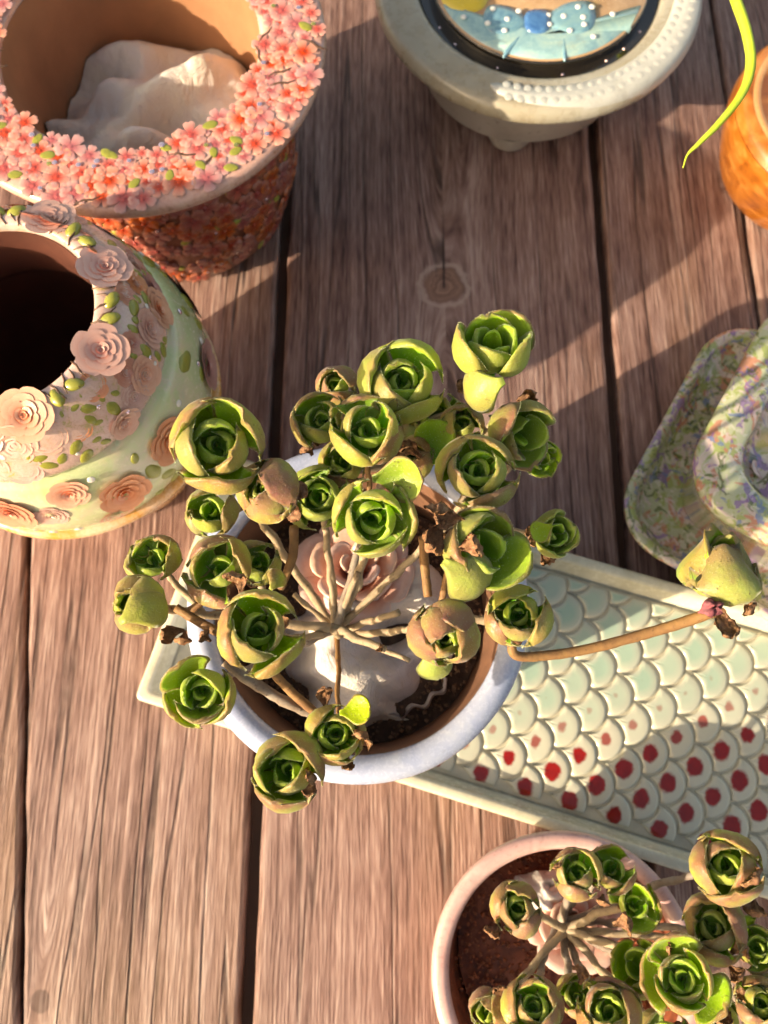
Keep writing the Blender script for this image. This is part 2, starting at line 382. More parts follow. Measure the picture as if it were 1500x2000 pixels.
def tile_mesh(lo, hi, key):
    if key in tile_cache: return tile_cache[key]
    P = scale_poly(.00055)
    if lo is not None: P = clip(P, 1, lo, False)
    if hi is not None: P = clip(P, 1, hi, True)
    if len(P) < 5: return None
    area = .5 * abs(sum(a[0] * b[1] - b[0] * a[1] for a, b in zip(P, P[1:] + P[:1])))
    if area < 2e-5: return None
    cx = sum(p[0] for p in P) / len(P) * .6 + .0006; cy = sum(p[1] for p in P) / len(P)
    Vt, at_, n = [], [], len(P)
    for sc_, z, e in ((1.0, -.0002, 1), (.985, .0009, 1), (.93, .00155, .93), (.80, .00185, .75), (.45, .0018, .4)):
        for x, y in P: Vt.append((cx + (x - cx) * sc_, cy + (y - cy) * sc_, z)); at_.append((0, 0, e))
    Ft = []
    for j in range(4):
        for i in range(n): Ft.append((j * n + i, (j + 1) * n + i, (j + 1) * n + (i + 1) % n, j * n + (i + 1) % n))
    Vt.append((cx, cy, .00175)); at_.append((0, 0, 0))
    for i in range(n): Ft.append((4 * n + i, 5 * n, 4 * n + (i + 1) % n))
    o = mesh('scale', Vt, Ft, M['tile'], tray, attr=at_); me = o.data; bpy.data.objects.remove(o); tile_cache[key] = me
    return me
vlo, vhi = WALL + .0052, TW - WALL - .0052
trng = random.Random(3)
for c_ in range(2, 30):
    u = .016 + c_ * SR
    v0 = vlo + SR * .35 + (SR if c_ % 2 else 0) - 2 * SR
    k = 0
    while v0 + k * 2 * SR < vhi + SR:
        v_ = v0 + k * 2 * SR; k += 1
        lo = vlo - v_ if v_ - SR < vlo else None; hi = vhi - v_ if v_ + SR > vhi else None
        if u > TL - WALL - .02: continue
        me = tile_mesh(lo, hi, (None if lo is None else round(lo, 5), None if hi is None else round(hi, 5)))
        if me is None: continue
        o = link('scale', me, tray); o.location = (u, v_, .0078)
        o.rotation_euler = (trng.uniform(-.02, .02), trng.uniform(-.05, -.01), trng.uniform(-.02, .02))
        wp = tray_o + ax_u * u + ax_v * v_
        # the glazer's red spots grow towards the near long side
        g = (.014 - wp.y + .12 * (wp.x - .07)) / .042
        o['dot'] = max(0.0, min(1.0, g)) * .0041 + trng.uniform(-.0003, .0003) if g > .04 else -.002
        o['mint'] = max(0.0, min(1.0, 1.0 - (g - .05) * 1.6)) * trng.uniform(.6, .85)

# ------------------------------------------------------------------ succulent leaves
def sstep(a, b, x):
    t = max(0.0, min(1.0, (x - a) / (b - a))); return t * t * (3 - 2 * t)
NU, NS = 9, 12
def leaf_geo(L, W, psi0, psi1, r0, z0, rc, T, seed, crumple=0.0, flare=.05, peak=.60, lean=0.0, curve=None, base=.42):
    """a fleshy spoon leaf; +X radial, +Z rosette axis. Returns verts, faces, attr, margin samples"""
    V, F, A, mg = [], [], [], []
    r, z = r0, z0; ps = 0.0; rcf = rc
    for j in range(NS):
        s = j / (NS - 1); s = 1 - (1 - s) ** 1.35
        steps = 4
        for q in range(steps):
            ss = ps + (s - ps) * (q + .5) / steps
            psi = psi0 + (psi1 - psi0) * ss ** 1.15
            r += math.cos(psi) * L * (s - ps) / steps; z += math.sin(psi) * L * (s - ps) / steps
        ps = s
        psi = psi0 + (psi1 - psi0) * s ** 1.15
        if curve:
            (a0, b0), (a1, b1), (a2, b2) = curve; w_ = 1 - s
            r = w_ * w_ * a0 + 2 * w_ * s * a1 + s * s * a2; z = w_ * w_ * b0 + 2 * w_ * s * b1 + s * s * b2
            psi = math.atan2(w_ * (b1 - b0) + s * (b2 - b1), w_ * (a1 - a0) + s * (a2 - a1))
            rc = max(r, W * .28) * rcf / (.75 + .5 * s)
        nr, nz = -math.sin(psi), math.cos(psi)
        wd = (base + (1 - base) * sstep(0, peak, s)) if s < peak else math.sqrt(max(0.0, 1 - ((s - peak) / (1 - peak + .004)) ** 3.0))
        wd *= W
        rcl = rc * (.75 + .5 * s)
        th = T * (.65 + .5 * sstep(.1, .5, s)) * (1 - .30 * sstep(.7, 1, s))
        ring = []
        def pt(u, sgn):
            a = max(-1.9, min(1.9, u * wd / rcl)); lat = rcl * math.sin(a); inn = rcl * (1 - math.cos(a))
            nn = noise.noise(Vector((u * 1.3 + seed, s * 2.1, seed * .37))) * W * .10 * (.4 + s)
            nn += -flare * W * (abs(u) ** 3.5) * sstep(.3, 1, s)
            if crumple: nn += crumple * W * (abs(noise.noise(Vector((u * 3.1 + seed, s * 4.3, seed)))) * 2.4 - .6 + noise.noise(Vector((u * 7 + seed, s * 8, 2))))
            h = inn + nn + sgn * th * .5 * math.sqrt(max(0.0, 1 - abs(u) ** 3.2))
            if crumple: lat *= 1 + crumple * .5 * noise.noise(Vector((s * 5, seed, u)))
            return (r + nr * h, lat + lean * s * s * L, z + nz * h)
        for k in range(NU): ring.append((pt(-1 + 2 * k / (NU - 1), 1), 0.0, abs(-1 + 2 * k / (NU - 1))))
        for k in range(NU - 2, 0, -1): ring.append((pt(-1 + 2 * k / (NU - 1), -1), 1.0, abs(-1 + 2 * k / (NU - 1))))
        for p, sd, e in ring:
            V.append(p); A.append((sd if e < .99 else .5, s, max(e, s ** 7)))
        if s > .2:
            for k in (0, NU - 1): mg.append((Vector(ring[k][0]), 1 if k else -1, Vector((nr, 0, nz))))
    n = 2 * NU - 2
    for j in range(NS - 1):
        for i in range(n): F.append((j * n + i, j * n + (i + 1) % n, (j + 1) * n + (i + 1) % n, (j + 1) * n + i))
    F.append(tuple(range((NS - 1) * n, NS * n))); F.append(tuple(range(n))[::-1])
    return V, F, A, mg
LAYER = {  # outer, middle, heart: lip radius, lip height, bulge radius, half width (in rosette radii)
    'cup':   ((.60, .94, 1.42, 1.12), (.45, 1.10, 1.10, 1.0), (.12, .50, .24, .30)),
    'open':  ((.86, .74, 1.20, .96), (.58, 1.0, 1.02, .88), (.15, .56, .26, .28)),
    'globe': ((.26, 1.30, 1.48, 1.45), (.22, 1.28, 1.25, 1.25), (.10, .90, .30, .30)),
    'bud':   ((.40, 1.10, 1.42, 1.15), (.28, 1.10, 1.04, .9), (.12, .74, .26, .28)),
    'tulip': ((.80, 1.12, 1.00, .92), (.54, 1.24, .90, .80), (.20, .92, .30, .30)),
}
def rosette(plant, px, py, rpx, z, ax=0.0, ay=0.0, kind='cup', blush=.4, yellow=.1, seed=0, n=None, dark=0.0, dryn=1):
    g = random.Random(seed * 13 + 5)
    C = at(px, py, z); R = rpx * mpp(C) * .99
    toc = (CAM - C).normalized(); rt = RGT - toc * RGT.dot(toc); rt.normalize(); u_ = toc.cross(rt)
    if u_.dot(UPV) < 0: u_ = -u_
    axis = (toc + rt * ax + u_ * ay).normalized()
    base = C - axis * R * .50
    pm = plant.matrix_world.inverted() if False else Matrix.Translation(-plant.location)
    fr = frame(axis, Vector((0, 1, .3)), g.uniform(0, 6.28)).to_4x4(); fr.translation = base - plant.location
    # the heart of the rosette and its short neck
    V, F = lathe([(R * .02, -R * .40), (R * .13, -R * .38), (R * .14, -R * .1), (R * .20, R * .05), (R * .14, R * .12), (R * .02, R * .18)], 14, .25, seed)
    ro = mesh('rosette', V, F, M['leaf'], plant, attr=[(0, .05, .1)] * len(V)); ro.matrix_local = fr
    ro['blush'] = .1; ro['yellow'] = 0.0
    opn = g.uniform(.78, 1.30) if kind != 'globe' else 1.0; tall = g.uniform(.90, 1.12); lay = LAYER[kind]; nn = max(7, round(n * .78)); az = g.uniform(0, 6.28); no = 3
    HV, HF = [], []
    for i in range(nn):
        t = i / (nn - 1)
        if i < no: q0, q1, f_ = lay[0], lay[1], .25 * i / no
        else: q0, q1, f_ = lay[1], lay[2], ((i - no) / max(1, nn - 1 - no)) ** .9
        rl, Hl, rm, hw_ = (x + (y - x) * f_ for x, y in zip(q0, q1))
        jt = 1.0 if t < .5 else .5
        rl *= opn * (1 + g.uniform(-.16, .16) * jt); Hl *= tall * (1 + g.uniform(-.20, .10) * jt); rm *= 1 + g.uniform(-.08, .08); hw_ *= g.uniform(.88, 1.08)
        if i < 2 and g.random() < .25 and kind in ('cup', 'open'): rl *= 1.10; Hl *= .7
        z0_ = R * (.02 + .20 * t)
        V, F, A, mg = leaf_geo(R, hw_ * R, 0, 1, 0, 0, g.uniform(.92, 1.04), R * (.145 - .05 * t), seed * 3.1 + i * 1.7, flare=.02 + .03 * (i < no), peak=g.uniform(.50, .62), lean=g.uniform(-.06, .06),
                               curve=((R * .09, z0_), (R * rm, z0_ + R * (.10 + .12 * t)), (R * rl, R * Hl)))
        a = az + i * 2.39996 + g.uniform(-.16, .16); rot = Matrix.Rotation(a, 4, 'Z')
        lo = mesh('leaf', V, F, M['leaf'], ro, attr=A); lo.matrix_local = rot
        ob = max(0.0, 1 - t * 1.5)
        lo['blush'] = float(max(0.0, min(1.1, (blush * (.75 + .85 * ob) + g.uniform(-.12, .30)) if t < .62 else blush * .25)))
        lo['yellow'] = float(max(0.0, min(1.0, yellow * (.3 + ob) + (g.random() < .14) * .35 * ob * (kind != 'globe'))))
        # short glandular hairs over the faces
        if t < .75:
            nv = 2 * NU - 2
            for _ in range(150):
                j_ = g.randrange(3, NS - 1); q_ = g.randrange(nv); b = Vector(V[j_ * nv + q_]).lerp(Vector(V[(j_ - 1) * nv + (q_ + 1) % nv]), g.random())
                ta = Vector(V[j_ * nv + (q_ + 1) % nv]) - Vector(V[j_ * nv + q_ - 1]); tb = Vector(V[(j_ - 1) * nv + q_]) - Vector(V[j_ * nv + q_]); d = ta.cross(tb)
                if d.length < 1e-12: continue
                d = (d.normalized() * (1 if True else -1) + Vector((g.uniform(-.4, .4), g.uniform(-.4, .4), g.uniform(-.4, .4)))).normalized()
                hl = g.uniform(.00018, .00036); sidev = d.cross(Vector((g.uniform(-1, 1), g.uniform(-1, 1), g.uniform(-1, 1)))).normalized() * .000034
                for sg in (1, -1):
                    i0 = len(HV); HV += [rot @ (b - sidev), rot @ (b + sidev), rot @ (b + d * hl * sg)]; HF.append((i0, i0 + 1, i0 + 2))
        # glandular hairs along the margin
        if t < .9:
            for q in range(len(mg) - 2):
                p0, sd, nrm = mg[q]; p1 = mg[q + 2][0]
                seg = (p1 - p0).length; cnt = max(2, int(seg / .00020))
                for _ in range(min(cnt, 16)):
                    b = p0.lerp(p1, g.random()); along = (p1 - p0).normalized()
                    d = (Vector((0, sd, 0)) * .9 + along * g.uniform(-.1, .7) + nrm * g.uniform(-.8, .9)).normalized()
                    hl = g.uniform(.00022, .00052); hw = .000030
                    sidev = d.cross(Vector((g.uniform(-1, 1), g.uniform(-1, 1), g.uniform(-1, 1)))).normalized() * hw
                    i0 = len(HV); HV += [rot @ (b - sidev), rot @ (b + sidev), rot @ (b + d * hl + sidev * .5), rot @ (b + d * hl - sidev * .5)]; HF.append((i0, i0 + 1, i0 + 2, i0 + 3))
    if HV:
        h = mesh('leaf_hair', HV, HF, M['hair'], ro, smooth=False); h['kind'] = 'stuff'
    # withered old leaves under the neck
    for q in range(dryn):
        V, F, A, mg = leaf_geo(R * g.uniform(.5, .85), R * g.uniform(.20, .34), R_(g.uniform(-60, 15)), R_(g.uniform(-20, 60)), R * .1, -R * g.uniform(.15, .35), R * .4, R * .02, seed + q * 9.1, crumple=.30)
        d = mesh('withered_leaf', V, F, M['dry'], ro, attr=A); d.matrix_local = Matrix.Rotation(g.uniform(0, 6.28), 4, 'Z')
    return base, axis, R
def stem(plant, p0, d0, p1, d1, ra, rb, m, seed, name='stem', k=.35, n=34, bumps=.16):
    p0, p1 = Vector(p0), Vector(p1); L = (p1 - p0).length
    pts = bez(p0, p0 + Vector(d0).normalized() * L * k, p1 - Vector(d1).normalized() * L * k, p1, n)
    pts = [p + Vector((noise.noise(p * 130 + Vector((seed, 0, 0))), noise.noise(p * 130 + Vector((0, seed, 0))), 0)) * ra * .9 * math.sin(math.pi * i / n) for i, p in enumerate(pts)]
    rads = [ra + (rb - ra) * i / n + ra * .22 * noise.noise(Vector((i * .8, seed, 0))) for i in range(n + 1)]
    V, F = tube([q - plant.location for q in pts], rads, 10, .18, seed, bumps)
    return mesh(name, V, F, m, plant)
def dry_leaf(plant, px, py, z, size, seed, ax=0, ay=0, spin=0.0, long=1.3, crumple=.30, m='dry', bl=0, ye=0, flip=False):
    C = at(px, py, z); S = size * mpp(C)
    V, F, A, mg = leaf_geo(S * 2 * long, S, R_(-10), R_(130 if crumple else 60), -S * long * .8, 0, S * 1.1, S * (.04 if crumple else .12), seed, crumple=crumple, base=.15)
    o = mesh('withered_leaf' if m == 'dry' else 'leaf', V, F, M[m], plant, attr=A)
    toc = (CAM - C).normalized(); rt = RGT - toc * RGT.dot(toc); u_ = UPV
    fr = frame((toc + rt * ax + u_ * ay).normalized(), Vector((0, 1, .3)), 0).to_3x3()
    # spin: image angle the leaf points towards
    X = (rt * math.cos(spin) + u_ * math.sin(spin)); Z = (toc + rt * ax + u_ * ay).normalized(); X = (X - Z * X.dot(Z)).normalized(); Z = -Z if flip else Z; Y = Z.cross(X)
    mt = Matrix((X, Y, Z)).transposed().to_4x4(); mt.translation = C - plant.location; o.matrix_local = mt
    o['blush'] = float(bl); o['yellow'] = float(ye)
    return o

# ------------------------------------------------------------------ white pot and its plant
M['white_glaze'] = glaze('white_blue_glaze', [(.25, (.31, .36, .54)), (.5, (.40, .45, .60)), (.75, (.50, .54, .63))], 60, .22, .5, bump=.10)
M['clay_dark'] = simple('brown_clay_inside', (.20, .095, .055), .6, .2, 80, .3)
M['soil'] = simple('dark_soil', (.07, .04, .028), .9, .4, 220, .9, 500)
WP = Vector((-.0095, .0405, .0096))
wp_o = empty('white_pot', WP, 'white pot with pale blue glazed rim standing on the scale tray', 'flowerpot')
RO, RI, ZR = .0632, .0535, .1104
V, F = lathe(round_prof([(.001, .0), (.046, .0), (.050, .004), (.0585, .06), (.061, .100), (RO, .104), (RO + .0004, ZR - .003), (RO - .003, ZR), (RI + .003, ZR), (RI, ZR - .0025), (RI, ZR - .006)], 2), 128, .012, 2)
mesh('pot_wall', V, F, M['white_glaze'], wp_o)
V, F = lathe([(RI, ZR - .0061), (RI - .0006, ZR - .012), (.0515, .080), (.0505, .068)], 96, .004, 1)
mesh('inner_wall', V, F, M['clay_dark'], wp_o)
SOIL = .072
V, F = lathe([(.0512, SOIL), (.04, SOIL + .002), (.02, SOIL + .003), (.0005, SOIL + .004)], 64, .05, 3)
mesh('soil', V, F, M['soil'], wp_o)

def tissue_geo(rx, ry, h, seed, n=70, fold=1.0, edge=.25):
    """a crumpled sheet: creased height field over a lumpy outline"""
    g = random.Random(seed); V, F = [], []
    folds = [(g.uniform(0, 6.28), g.uniform(.25, .9), g.uniform(-1, 1), g.uniform(.5, 1.0)) for _ in range(13)]
    for j in range(n + 1):
        for i in range(n + 1):
            x, y = -1 + 2 * i / n, -1 + 2 * j / n
            # square -> disc
            X = x * math.sqrt(1 - y * y / 2); Y = y * math.sqrt(1 - x * x / 2)
            d = math.hypot(X, Y); a = math.atan2(Y, X)
            lump = 1 + edge * noise.noise(Vector((math.cos(a) * 1.8 + seed, math.sin(a) * 1.8, seed)))
            zz = h * (1 - d ** 2.6) * (1 + .35 * noise.noise(Vector((X * 1.4, Y * 1.4, seed))))
            qx, qy = X + .12 * noise.noise(Vector((X * 2, Y * 2, seed + 3))), Y + .12 * noise.noise(Vector((X * 2, Y * 2, seed + 8)))
            for fa, w_, ph, am in folds:
                q = (qx * math.cos(fa) + qy * math.sin(fa)) / w_ + ph
                tri = abs(((q / 1.6) % 1) * 2 - 1); tri = .45 * tri + .55 * (.5 - .5 * math.cos(math.pi * tri))
                zz += h * .13 * fold * am * (tri - .5)
            zz += h * .05 * abs(noise.noise(Vector((X * 9, Y * 9, seed))))
            V.append((X * rx * lump, Y * ry * lump, zz))
    for j in range(n):
        for i in range(n): F.append((j * (n + 1) + i, j * (n + 1) + i + 1, (j + 1) * (n + 1) + i + 1, (j + 1) * (n + 1) + i))
    return V, F
def tissue_mat(name, a, b):
    m = Mat(name); v = m.obj(); n1 = m.noise(v, 900, 3); n2 = m.noise(v, 40, 3)
    m.P(color=m.mix(m.rng(n2, .35, .65), a, b), rough=.8, spec=.2, sss=.15, sss_r=(1, .8, .6), sss_s=.001,
        normal=m.bump(m.math('ADD', m.math('MULTIPLY', m.math('ABSOLUTE', m.math('SUBTRACT', m.noise(v, 85, 4, .6, .8), .5)), 4.0), m.math('MULTIPLY', n1, .15)), .35, .0020)); return m.m
M['tissue'] = tissue_mat('tissue_paper', (.70, .62, .50), (.66, .59, .55))
M['film'] = tissue_mat('thin_wrap', (.66, .58, .50), (.60, .55, .56))
V, F = tissue_geo(.039, .034, .018, 11, 100, 3.6)
t1 = tag(mesh('crumpled_tissue', V, F, M['film']), 'crumpled pale tissue on the soil in the white pot', 'tissue', None)
t1.location = WP + Vector((.004, -.010, SOIL + .0015)); t1.rotation_euler = (0, 0, .4)
# the frilled torn edge of the wrap
fr_pts = catmull([at(738, 1402, .086), at(768, 1392, .089), at(786, 1400, .087), at(806, 1378, .090), at(832, 1380, .088), at(846, 1356, .090), at(868, 1350, .089), at(872, 1322, .089)], 8)
V, F = [], []
for i, q in enumerate(fr_pts):
    wv = .0022 + .0012 * noise.noise(q * 300)
    V += [q, q + Vector((.0004, -.0008, -wv)), q + Vector((-.0008, .0008, -wv * 2.2))]
for i in range(len(fr_pts) - 1):
    for k in (0, 1): F.append((i * 3 + k, i * 3 + k + 1, i * 3 + k + 4, i * 3 + k + 3))
fo = mesh('frilled_edge', [Vector(v) - t1.location for v in V], F, M['film'], t1); fo.matrix_local = Matrix.Rotation(-.4, 4, 'Z')

# ---- a ceramic rose, petals wrapped in rings
def petal_geo(r, h, wid, seed, lip=.25):
    V, F, A = [], [], []; n, mm = 7, 6
    for j in range(mm + 1):
        s = j / mm
        rr = r * (.35 + .65 * s ** .7) + lip * r * sstep(.6, 1, s); zz = h * (s ** 1.2) - lip * h * .35 * sstep(.75, 1, s)
        for i in range(n + 1):
            u = -1 + 2 * i / n
            a = u * wid * (1 - .35 * s ** 4 * abs(u)); d = 1 - .10 * u * u * s + .05 * noise.noise(Vector((u * 2 + seed, s * 2, seed)))
            V.append((rr * d * math.cos(a), rr * d * math.sin(a), zz * (1 - .14 * u * u) + .05 * h * noise.noise(Vector((u * 2, s, seed + 4))))); A.append((0, s, abs(u)))
    for j in range(mm):
        for i in range(n): F.append((j * (n + 1) + i, j * (n + 1) + i + 1, (j + 1) * (n + 1) + i + 1, (j + 1) * (n + 1) + i))
    return V, F, A
def rose_mesh(name, m, seed, flat=.45):
    V, F, A = [], [], []; g = random.Random(seed)
    for r, h, n, wd in ((1.0, .62, 5, .85), (.76, .80, 5, .85), (.52, .92, 4, .95), (.30, .98, 3, 1.2), (.13, 1.0, 2, 1.7)):
        a0 = g.uniform(0, 6.28)
        for k in range(n):
            v, f, a = petal_geo(r, h, wd, g.uniform(0, 50)); ang = a0 + k * 2 * math.pi / n + g.uniform(-.1, .1); c, s = math.cos(ang), math.sin(ang); b = len(V)
            V += [(x * c - y * s, x * s + y * c, z * flat) for x, y, z in v]; F += [tuple(b + q for q in ff) for ff in f]
            A += [(0, .35 + .65 * q[1] if r > .6 else .15 + .75 * q[1], q[2]) for q in a]
    # closing dome below the petals
    v, f = lathe([(.96, 0), (.85, .22 * flat / .45), (.5, .30), (.02, .34)], 16); b = len(V); V += [(x, y, z * flat) for x, y, z in v]; F += [tuple(b + q for q in ff) for ff in f]; A += [(0, .1, 0)] * len(v)
    o = mesh(name, V, F, m, attr=A); me = o.data; bpy.data.objects.remove(o); return me
M['rose_pale'] = painted('pale_pink_rose_glaze', (.66, .25, .18), (.80, .54, .44), .3, .3)
rose_big = rose_mesh('rose', M['rose_pale'], 5, .55)
def ornament(loc, s, label, tilt=(0, 0, 1)):
    o = empty('rose_ornament', loc, label, 'ornament', None)
    g = random.Random(int(s * 1e5))
    for r, h, n, wd in ((1.0, .55, 6, .75), (.72, .72, 5, .8), (.46, .82, 4, .95), (.22, .88, 3, 1.3)):
        a0 = g.uniform(0, 6.28)
        for k in range(n):
            V, F, A = petal_geo(r * s, h * s, wd, g.uniform(0, 50), .32)
            q = mesh('petal', V, F, M['rose_pale'], o, attr=A); q.rotation_euler = (0, 0, a0 + k * 6.283 / n)
            md = q.modifiers.new('thick', 'SOLIDIFY'); md.thickness = s * .05
    V, F = lathe([(s * .5, -s * .3), (s * .45, s * .05), (s * .02, s * .1)], 16); mesh('rose_base', V, F, M['rose_pale'], o, attr=[(0, .2, 0)] * len(V))
    o.rotation_euler = tilt if len(tilt) == 3 and tilt != (0, 0, 1) else (0, 0, 0)
    return o
rp = at(692, 1120, .100)
ornament(Vector((rp.x, rp.y, SOIL + .0096 + .010)), .0185, 'pale pink ceramic rose lying among stems inside the white pot', (-.25, .1, .4))

pl = empty('succulent_plant', Vector((at(655, 1228, .1).x, at(655, 1228, .1).y, WP.z + SOIL)), 'branching hairy green succulent with rosettes growing from the white pot', 'succulent')
NODE = at(655, 1228, .118)
stem(pl, pl.location - Vector((0, 0, .004)), (0, 0, 1), NODE + Vector((0, 0, .002)), (.05, .1, 1), .0030, .0022, M['stem_pale'], 1, 'trunk', n=16)
B = [  # px, py, R px, z, tilt x, tilt y, kind, blush, yellow, leaves
    (423, 866, 96, .192, -.02, .14, 'cup', .55, .30, 12), (522, 960, 78, .182, -.62, .12, 'bud', .85, .25, 10), (412, 998, 56, .162, -.30, .25, 'cup', .35, .15, 9),
    (622, 970, 66, .162, -.08, .10, 'cup', .20, .05, 13), (727, 1015, 86, .190, .02, -.14, 'open', .30, .15, 12), (718, 838, 80, .184, .02, .42, 'cup', .55, .1, 10),
    (628, 820, 58, .172, -.15, .40, 'cup', .45, .1, 11), (657, 755, 48, .160, -.3, .4, 'bud', .95, .1, 8), (786, 744, 86, .180, .02, .42, 'cup', .30, .1, 13),
    (960, 692, 88, .184, .08, 1.1, 'tulip', .35, .15, 11), (1008, 838, 76, .172, .75, -.45, 'tulip', .55, .1, 9), (934, 918, 80, .184, .05, .34, 'cup', .40, .1, 11),
    (935, 1072, 98, .186, .62, .15, 'tulip', .42, .25, 9), (1080, 1043, 54, .168, .55, .05, 'tulip', .25, .2, 10), (868, 1238, 82, .184, .05, -.36, 'bud', .95, .1, 11),
    (1012, 1200, 68, .166, .02, .12, 'cup', .45, .05, 10), (1404, 1128, 92, .166, .30, 2.2, 'globe', .45, .0, 12), (298, 1092, 58, .160, -.42, .42, 'cup', .45, .2, 8),
    (268, 1182, 70, .170, -.75, .05, 'bud', .40, .75, 9), (428, 1112, 72, .168, -.48, .25, 'cup', .80, .15, 9), (503, 1098, 50, .164, .18, .40, 'cup', .40, .25, 8),
    (507, 1232, 82, .188, -.02, .08, 'cup', .65, .35, 10), (392, 1352, 76, .160, -.10, -.22, 'open', .45, .3, 12), (656, 1434, 62, .160, .0, .0, 'cup', .45, .3, 11),
    (563, 1505, 78, .158, -.32, -.05, 'cup', .50, .2, 11), (852, 815, 60, .154, .1, .3, 'cup', .35, .05, 11), (1052, 892, 44, .158, .55, -.35, 'tulip', .25, .1, 8),
    (672, 902, 50, .160, -.1, .3, 'cup', .5, .1, 10), (808, 892, 50, .158, .0, .35, 'bud', .85, .1, 9), (902, 828, 50, .160, .15, .3, 'cup', .45, .1, 10),
]
bases = []
for i, (px, py, r, z, ax, ay, kd, bl, ye, n) in enumerate(B):
    bases.append(rosette(pl, px, py, r, z, ax, ay, kd, bl, ye, i + 1, n, dryn=1 + (i % 2)))
brng = random.Random(21)
BROWN = {1, 19, 23, 12, 5}                     # rosettes on brown hairy flower stems
LONG = 16
PRIM = [0, 3, 4, 8, 11, 14, 21, 22, 23, 18]
paths = {}
def branch(i, st, out):
    b, ax_, R = bases[i]
    thick = brng.uniform(.0011, .0016) * (.8 if i in BROWN else 1)
    m = M['stem_brown'] if i in BROWN else (M['stem_grey'] if i in (22, 8) else M['stem_pale'])
    e = b - ax_ * R * .30; L = (e - st).length; dd = (ax_ * .6 + Vector((0, 0, .7))).normalized()
    paths[i] = bez(st, st + out * L * .42, e - dd * L * .42, e, 20)
    stem(pl, st, out, e, dd, thick * 1.15, thick * .85, m, i * 3.3, 'branch', k=.42)
for i in PRIM:
    d = bases[i][0] - NODE; branch(i, NODE + Vector((d.x, d.y, 0)).normalized() * .002 + Vector((0, 0, brng.uniform(-.012, .004))), Vector((d.x, d.y, .35 * abs(d.z) + .01)).normalized())
for i in range(len(bases)):
    if i in PRIM or i == LONG: continue
    b = bases[i][0]
    best = min((((p - b).length + (.05 if p.z > b.z - .012 else 0), j, k) for j in PRIM for k, p in enumerate(paths[j]) if 7 <= k <= 15), key=lambda q: q[0])
    st = paths[best[1]][best[2]]; branch(i, st, (b - st + Vector((0, 0, -.3 * (b - st).length))).normalized())
# the long arching runner to the globe rosette
b, ax_, R = bases[LONG]
pts = catmull([bases[15][0] - bases[15][1] * .004, at(1003, 1276, .152), at(1070, 1280, .150), at(1160, 1265, .150), at(1260, 1238, .152), at(1345, 1212, .156), b - ax_ * R * .30], 8)
V, F = tube([q - pl.location for q in pts], [.0015 + .0004 * i / len(pts) for i in range(len(pts))], 10, .08, 4, .05); mesh('runner', V, F, M['stem_brown'], pl)
# cut stubs and bare twigs round the trunk
for k, (px, py, z, q) in enumerate([(752, 1268, .128, .002), (700, 1118, .135, .0017), (780, 1196, .130, .0018), (640, 1065, .13, .0016), (575, 1160, .125, .0015), (800, 1290, .125, .0015)]):
    e = at(px, py, z); d = e - NODE
    stem(pl, NODE + Vector((0, 0, -.004 * (k % 3))), Vector((d.x, d.y, .01)), e, d, q * .8, q * .62, M['stem_pale'], k * 5.1 + 2, 'twig', k=.3, n=14, bumps=.2)
# visible hairy brown stalks
for k, P in enumerate([[(532, 1312, .150), (570, 1352, .148), (612, 1388, .146), (640, 1412, .144)], [(345, 1188, .155), (385, 1212, .156), (432, 1238, .158), (480, 1262, .156)],
                       [(548, 1148, .148), (572, 1085, .156), (574, 1030, .164)], [(826, 1050, .165), (830, 1110, .158), (836, 1165, .155)]]):
    pts = catmull([at(*q) for q in P], 8)
    V, F = tube([q - pl.location for q in pts], [.0015] * len(pts), 9, .12, k, .06); mesh('flower_stalk', V, F, M['stem_brown'], pl)
pts = catmull([at(440, 1290, .150), at(490, 1330, .148), at(560, 1372, .145), at(625, 1400, .140)], 8)
V, F = tube([q - pl.location for q in pts], [.0021 - .0005 * i / len(pts) for i in range(len(pts))], 10, .25, 9, .16); mesh('branch', V, F, M['stem_grey'], pl)
for k, a in enumerate([(862, 985, .193, 40, 1.4), (842, 1045, .190, 40, 4.0), (925, 1062, .197, 36, .4), (878, 1012, .190, 34, 3.0), (470, 1128, .186, 34, 1.6), (335, 1232, .158, 26, 3.3), (358, 1256, .156, 26, 4.6),
                       (612, 1512, .160, 26, .5), (632, 1362, .152, 24, 1.7), (705, 1440, .158, 34, .9), (668, 1482, .152, 24, 4.5), (1030, 770, .172, 24, .6), (800, 868, .165, 36, 2.2), (745, 1268, .13, 12, .2),
                       (1470, 1190, .158, 26, 5.6), (1068, 1090, .155, 24, 5.2), (600, 870, .150, 24, 2.0), (560, 1215, .170, 22, 5.5), (395, 1240, .16, 22, 2.5)]):
    dry_leaf(pl, a[0], a[1], a[2], a[3] * .78, k * 4.7 + 1, rnd.uniform(-.5, .5), rnd.uniform(-.5, .5), a[4], 1.6)
# loose single leaves seen between the rosettes
for k, a in enumerate([(770, 930, .192, 54, .1, 1.0, .3, .1, -.3, 0), (540, 1135, .178, 26, .9, .9, .6, .3, 0, 1), (905, 1125, .194, 62, 5.65, .35, .25, .1, -.2, 1), (945, 760, .190, 54, 3.55, .5, .1, -.2, -.1, 1),
                       (845, 1298, .166, 42, 5.0, .25, .0, 0, -.3, 1), (795, 858, .158, 44, 1.3, .9, .1, 0, .3, 1), (850, 872, .158, 46, 1.6, .3, .1, 0, .4, 0), (690, 1390, .166, 34, .1, .8, .8, 0, .2, 0),
                       (1060, 1035, .176, 26, 3.6, 1.0, .9, 0, 0, 0), (270, 1190, .180, 52, .6, .35, .85, -.3, .2, 1)]):
    dry_leaf(pl, a[0], a[1], a[2], a[3], k * 3.1 + 60, a[7], a[8], a[4], 1.0, 0.0, 'leaf', a[5], a[6], bool(a[9]))

